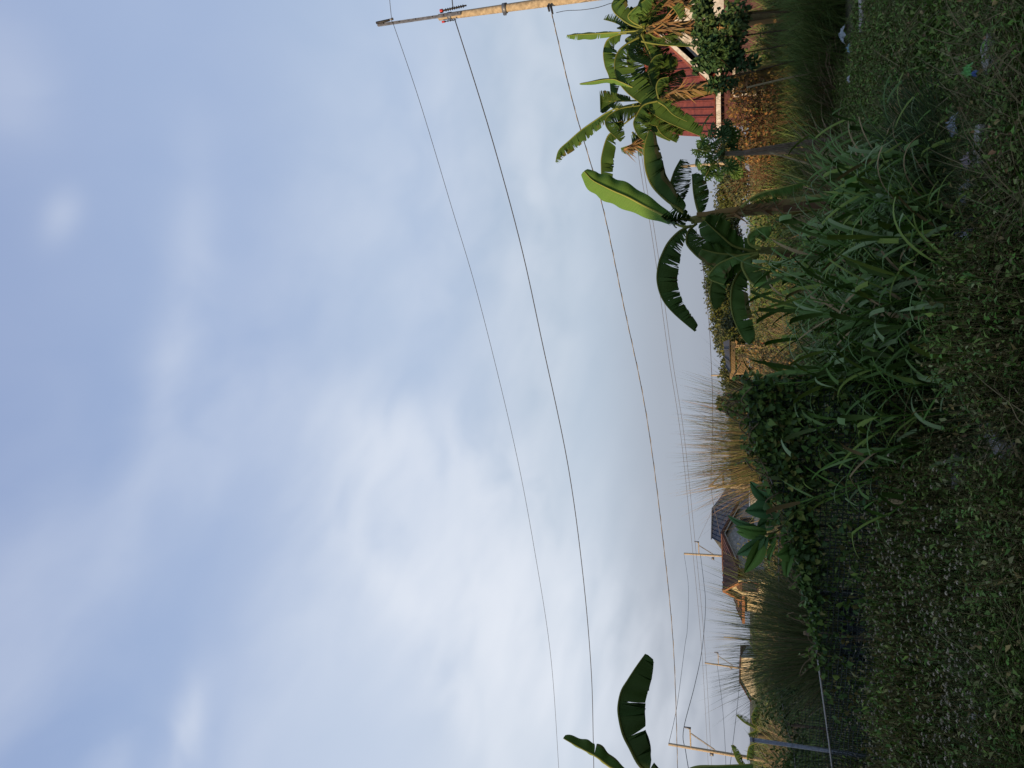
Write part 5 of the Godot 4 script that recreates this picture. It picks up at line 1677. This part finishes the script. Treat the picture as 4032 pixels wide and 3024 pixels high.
	for i in 900:
		var d := 5.0 + pow(rng.randf(), 1.3) * 4.0
		var x := xat(rng.randf_range(-150, 3150), d)
		if n2.get_noise_2d(x * 1.4 - 20, -d * 1.4) < 0.05: continue
		dl.append(Transform3D(turned(unit() + Vector3(0, 0.3, 0), rng.randf() * TAU).scaled(Vector3.ONE * rng.randf_range(0.02, 0.038)), Vector3(x, rng.randf_range(0.08, 0.34), -d)))
		dlt.append(rc([Color(0.24, 0.15, 0.07), Color(0.3, 0.22, 0.1), Color(0.17, 0.11, 0.06)][i % 3], 0.25))
	tag(many("dry_stalks", dry_tuft, M.blade, dt, dtt, self), "dry straw stalks standing among the foreground weeds", "grass")
	tag(many("fallen_leaves", heart(), M.matte, dl, dlt, self), "brown fallen leaves caught in the foreground weeds", "leaves")
	var nm := ["leafy_weeds", "fresh_weeds", "creeping_weeds"]
	var lb := ["dense dark leafy weeds in front of the net fence", "fresher green leafy weeds of the foreground", "low creeping weeds covering the ground on the right"]
	for k in 3:
		var holder := thing(nm[k], lb[k], "weeds")
		holder.set_meta("kind", "stuff")
		for m in 3: many("patch", meshes[k][m], M.leaf, P3[k * 3 + m], T3[k * 3 + m], holder)
	tag(many("short_grass", grass, M.blade, P3[10], T3[10], self), "short grass blades mixed among the weeds", "grass")
	tag(many("seed_heads", seeds, M.matte, P3[9], T3[9], self), "pale round seed heads dotted over the weeds on the left", "seed heads")

# ---------- concrete scraps and litter ----------
func rough_block(called: String, label: String, c: Vector3, h: Vector3, turn: float, m: Material) -> void:
	var s := begin(false)
	var n := [10, 3, 4]
	var pt := func(i: int, j: int, k: int) -> Vector3:
		var u := Vector3(i / 10.0 * 2 - 1, j / 3.0 * 2 - 1, k / 4.0 * 2 - 1)
		var e := u * h
		var w := 0.022 * Vector3(noise.get_noise_3dv(e * 7 + c * 9), noise.get_noise_3dv(e * 7 + c * 3 + Vector3(5, 0, 0)), noise.get_noise_3dv(e * 7 - c * 4))
		return Basis(Vector3.UP, turn) * (e * (1.0 - 0.04 * (u.abs().x * u.abs().z)) + w)
	for i in n[0]:
		for k in n[2]:
			quad(s, pt.call(i, 3, k), pt.call(i + 1, 3, k), pt.call(i + 1, 3, k + 1), pt.call(i, 3, k + 1))
	for i in n[0]:
		for j in n[1]:
			quad(s, pt.call(i, j, 4), pt.call(i + 1, j, 4), pt.call(i + 1, j + 1, 4), pt.call(i, j + 1, 4))
			quad(s, pt.call(i, j, 0), pt.call(i + 1, j, 0), pt.call(i + 1, j + 1, 0), pt.call(i, j + 1, 0))
	for k in n[2]:
		for j in n[1]:
			quad(s, pt.call(0, j, k), pt.call(0, j, k + 1), pt.call(0, j + 1, k + 1), pt.call(0, j + 1, k))
			quad(s, pt.call(10, j, k), pt.call(10, j, k + 1), pt.call(10, j + 1, k + 1), pt.call(10, j + 1, k))
	var o := put(called, s, m, self)
	o.position = c
	tag(o, label, "concrete")
func crumple(called: String, label: String, category: String, p: Vector3, w: float, h: float, c: Color, rough := 0.45, tilt := 0.0) -> void:
	var s := begin()
	var n := 14
	var k := p * 31.0
	var f := func(i: int, j: int) -> Vector3:
		var u := (i - n * 0.5) / (n * 0.5)
		var v := (j - n * 0.5) / (n * 0.5)
		var q := Vector3(u, v, 0)
		var r := 1.0 + 0.35 * noise.get_noise_2d(u * 3 + k.x, v * 3 + k.z)
		var bump: float = absf(noise.get_noise_3d(u * 2.2 + k.x, v * 2.2, k.z)) * 1.6 + 0.3 * noise.get_noise_3d(u * 6 + k.z, v * 6, 3)
		return Vector3(u * w * 0.5 * r, (1.0 - u * u * 0.6 - v * v * 0.6) * h * (0.4 + bump), v * w * 0.38 * r)
	for i in n:
		for j in n: quad(s, f.call(i, j), f.call(i + 1, j), f.call(i + 1, j + 1), f.call(i, j + 1))
	var o := put(called, s, paint(c, rough, false), self)
	o.position = p + Vector3(0, 0.03, 0)
	o.rotation = Vector3(tilt, p.x * 7, 0)
	tag(o, label, category)
func build_litter() -> void:
	rng.seed = 404
	# the broken kerb running out of the weeds
	var a := GH(3745, 1440, 0.12)
	var b := GH(3955, 1780, 0.12)
	var dd := b - a
	for i in 3:
		var c := a.lerp(b, (i + 0.5) / 3.0) + Vector3(rng.randf_range(-0.03, 0.03), -0.115 + 0.008 * i, 0)
		rough_block("concrete_kerb", ["pale cracked kerb piece half hidden under the grass, farthest of three in line", "pale cracked kerb piece in the middle of three in line", "pale cracked kerb piece of three in line, next to bare earth"][i], c, Vector3(dd.length() / 6.0 - 0.006, 0.12, 0.055), atan2(-dd.z, dd.x) + 0.03 * (i - 1), M.concrete)
	rough_block("concrete_lump", "flat grey concrete lump beside the green plastic bag", G(4015, 200) + Vector3(0, 0.14, 0), Vector3(0.11, 0.05, 0.07), 0.3, M.concrete)
	rough_block("concrete_lump", "long grey concrete lump with a torn wrapper on it", G(4000, 570) + Vector3(0, 0.16, 0), Vector3(0.14, 0.06, 0.08), -0.2, M.concrete)
	rough_block("concrete_lump", "bleached stone slab lying beside the path on the right", G(3450, 25) + Vector3(0, 0.14, 0), Vector3(0.3, 0.06, 0.14), 0.1, M.concrete)
	rough_block("concrete_lump", "grey rubble lump among the seed heads", G(3925, 1850) + Vector3(0, 0.2, 0), Vector3(0.12, 0.07, 0.08), 0.6, M.concrete)
	rough_block("concrete_lump", "dark grey rubble at the corner under the weeds", G(4020, 2960) + Vector3(0, 0.2, 0), Vector3(0.2, 0.06, 0.12), 0.4, M.concrete)
	crumple("plastic_bag", "bright green crumpled plastic bag lying in the weeds", "bag", G(3985, 262) + Vector3(0, 0.2, 0), 0.1, 0.05, Color(0.08, 0.3, 0.045))
	crumple("plastic_scrap", "small blue plastic scrap touching the green bag", "litter", G(4003, 280) + Vector3(0, 0.2, 0.03), 0.05, 0.03, Color(0.035, 0.08, 0.25))
	crumple("plastic_bag", "pale grey-white plastic bag dropped beside the path", "bag", G(3372, 130) + Vector3(0, 0.14, 0), 0.24, 0.08, Color(0.26, 0.29, 0.29))
	crumple("plastic_scrap", "pale blue plastic scrap next to the grey-white bag", "litter", G(3398, 185) + Vector3(0, 0.14, 0), 0.12, 0.05, Color(0.2, 0.33, 0.38))
	crumple("plastic_scrap", "small striped white wrapper in the creeping weeds", "litter", G(3398, 306) + Vector3(0, 0.15, 0), 0.09, 0.04, Color(0.42, 0.42, 0.42))
	crumple("plastic_bag", "black crumpled bag among torn white paper", "bag", G(3985, 930) + Vector3(0, 0.14, 0), 0.28, 0.13, Color(0.014, 0.015, 0.018), 0.35)
	crumple("paper_scrap", "torn grey-white paper leaning on the black bag", "litter", G(3940, 905) + Vector3(0, 0.17, 0), 0.15, 0.09, Color(0.3, 0.3, 0.32), 0.8, 0.5)
	crumple("paper_scrap", "white paper corner on top of the black bag", "litter", G(4005, 925) + Vector3(0, 0.24, 0), 0.07, 0.05, Color(0.55, 0.56, 0.6), 0.8, 0.4)
	crumple("paper_scrap", "grey sheet scrap above the black bag near the grass", "litter", G(3945, 755) + Vector3(0, 0.16, 0), 0.17, 0.06, Color(0.3, 0.3, 0.31), 0.8)
	crumple("plastic_scrap", "slim pale wrapper below the trimmed grass", "litter", G(3895, 485) + Vector3(0, 0.18, 0), 0.14, 0.05, Color(0.25, 0.28, 0.3), 0.5)
	crumple("plastic_scrap", "torn wrapper with a red print lying on the concrete lump", "litter", G(3990, 620) + Vector3(0, 0.22, 0), 0.1, 0.04, Color(0.26, 0.2, 0.2), 0.5)
	crumple("dead_leaf", "curled yellow-brown fallen leaf in the creeping weeds", "leaf", G(3632, 415) + Vector3(0, 0.16, 0), 0.15, 0.06, Color(0.3, 0.22, 0.08), 0.9)
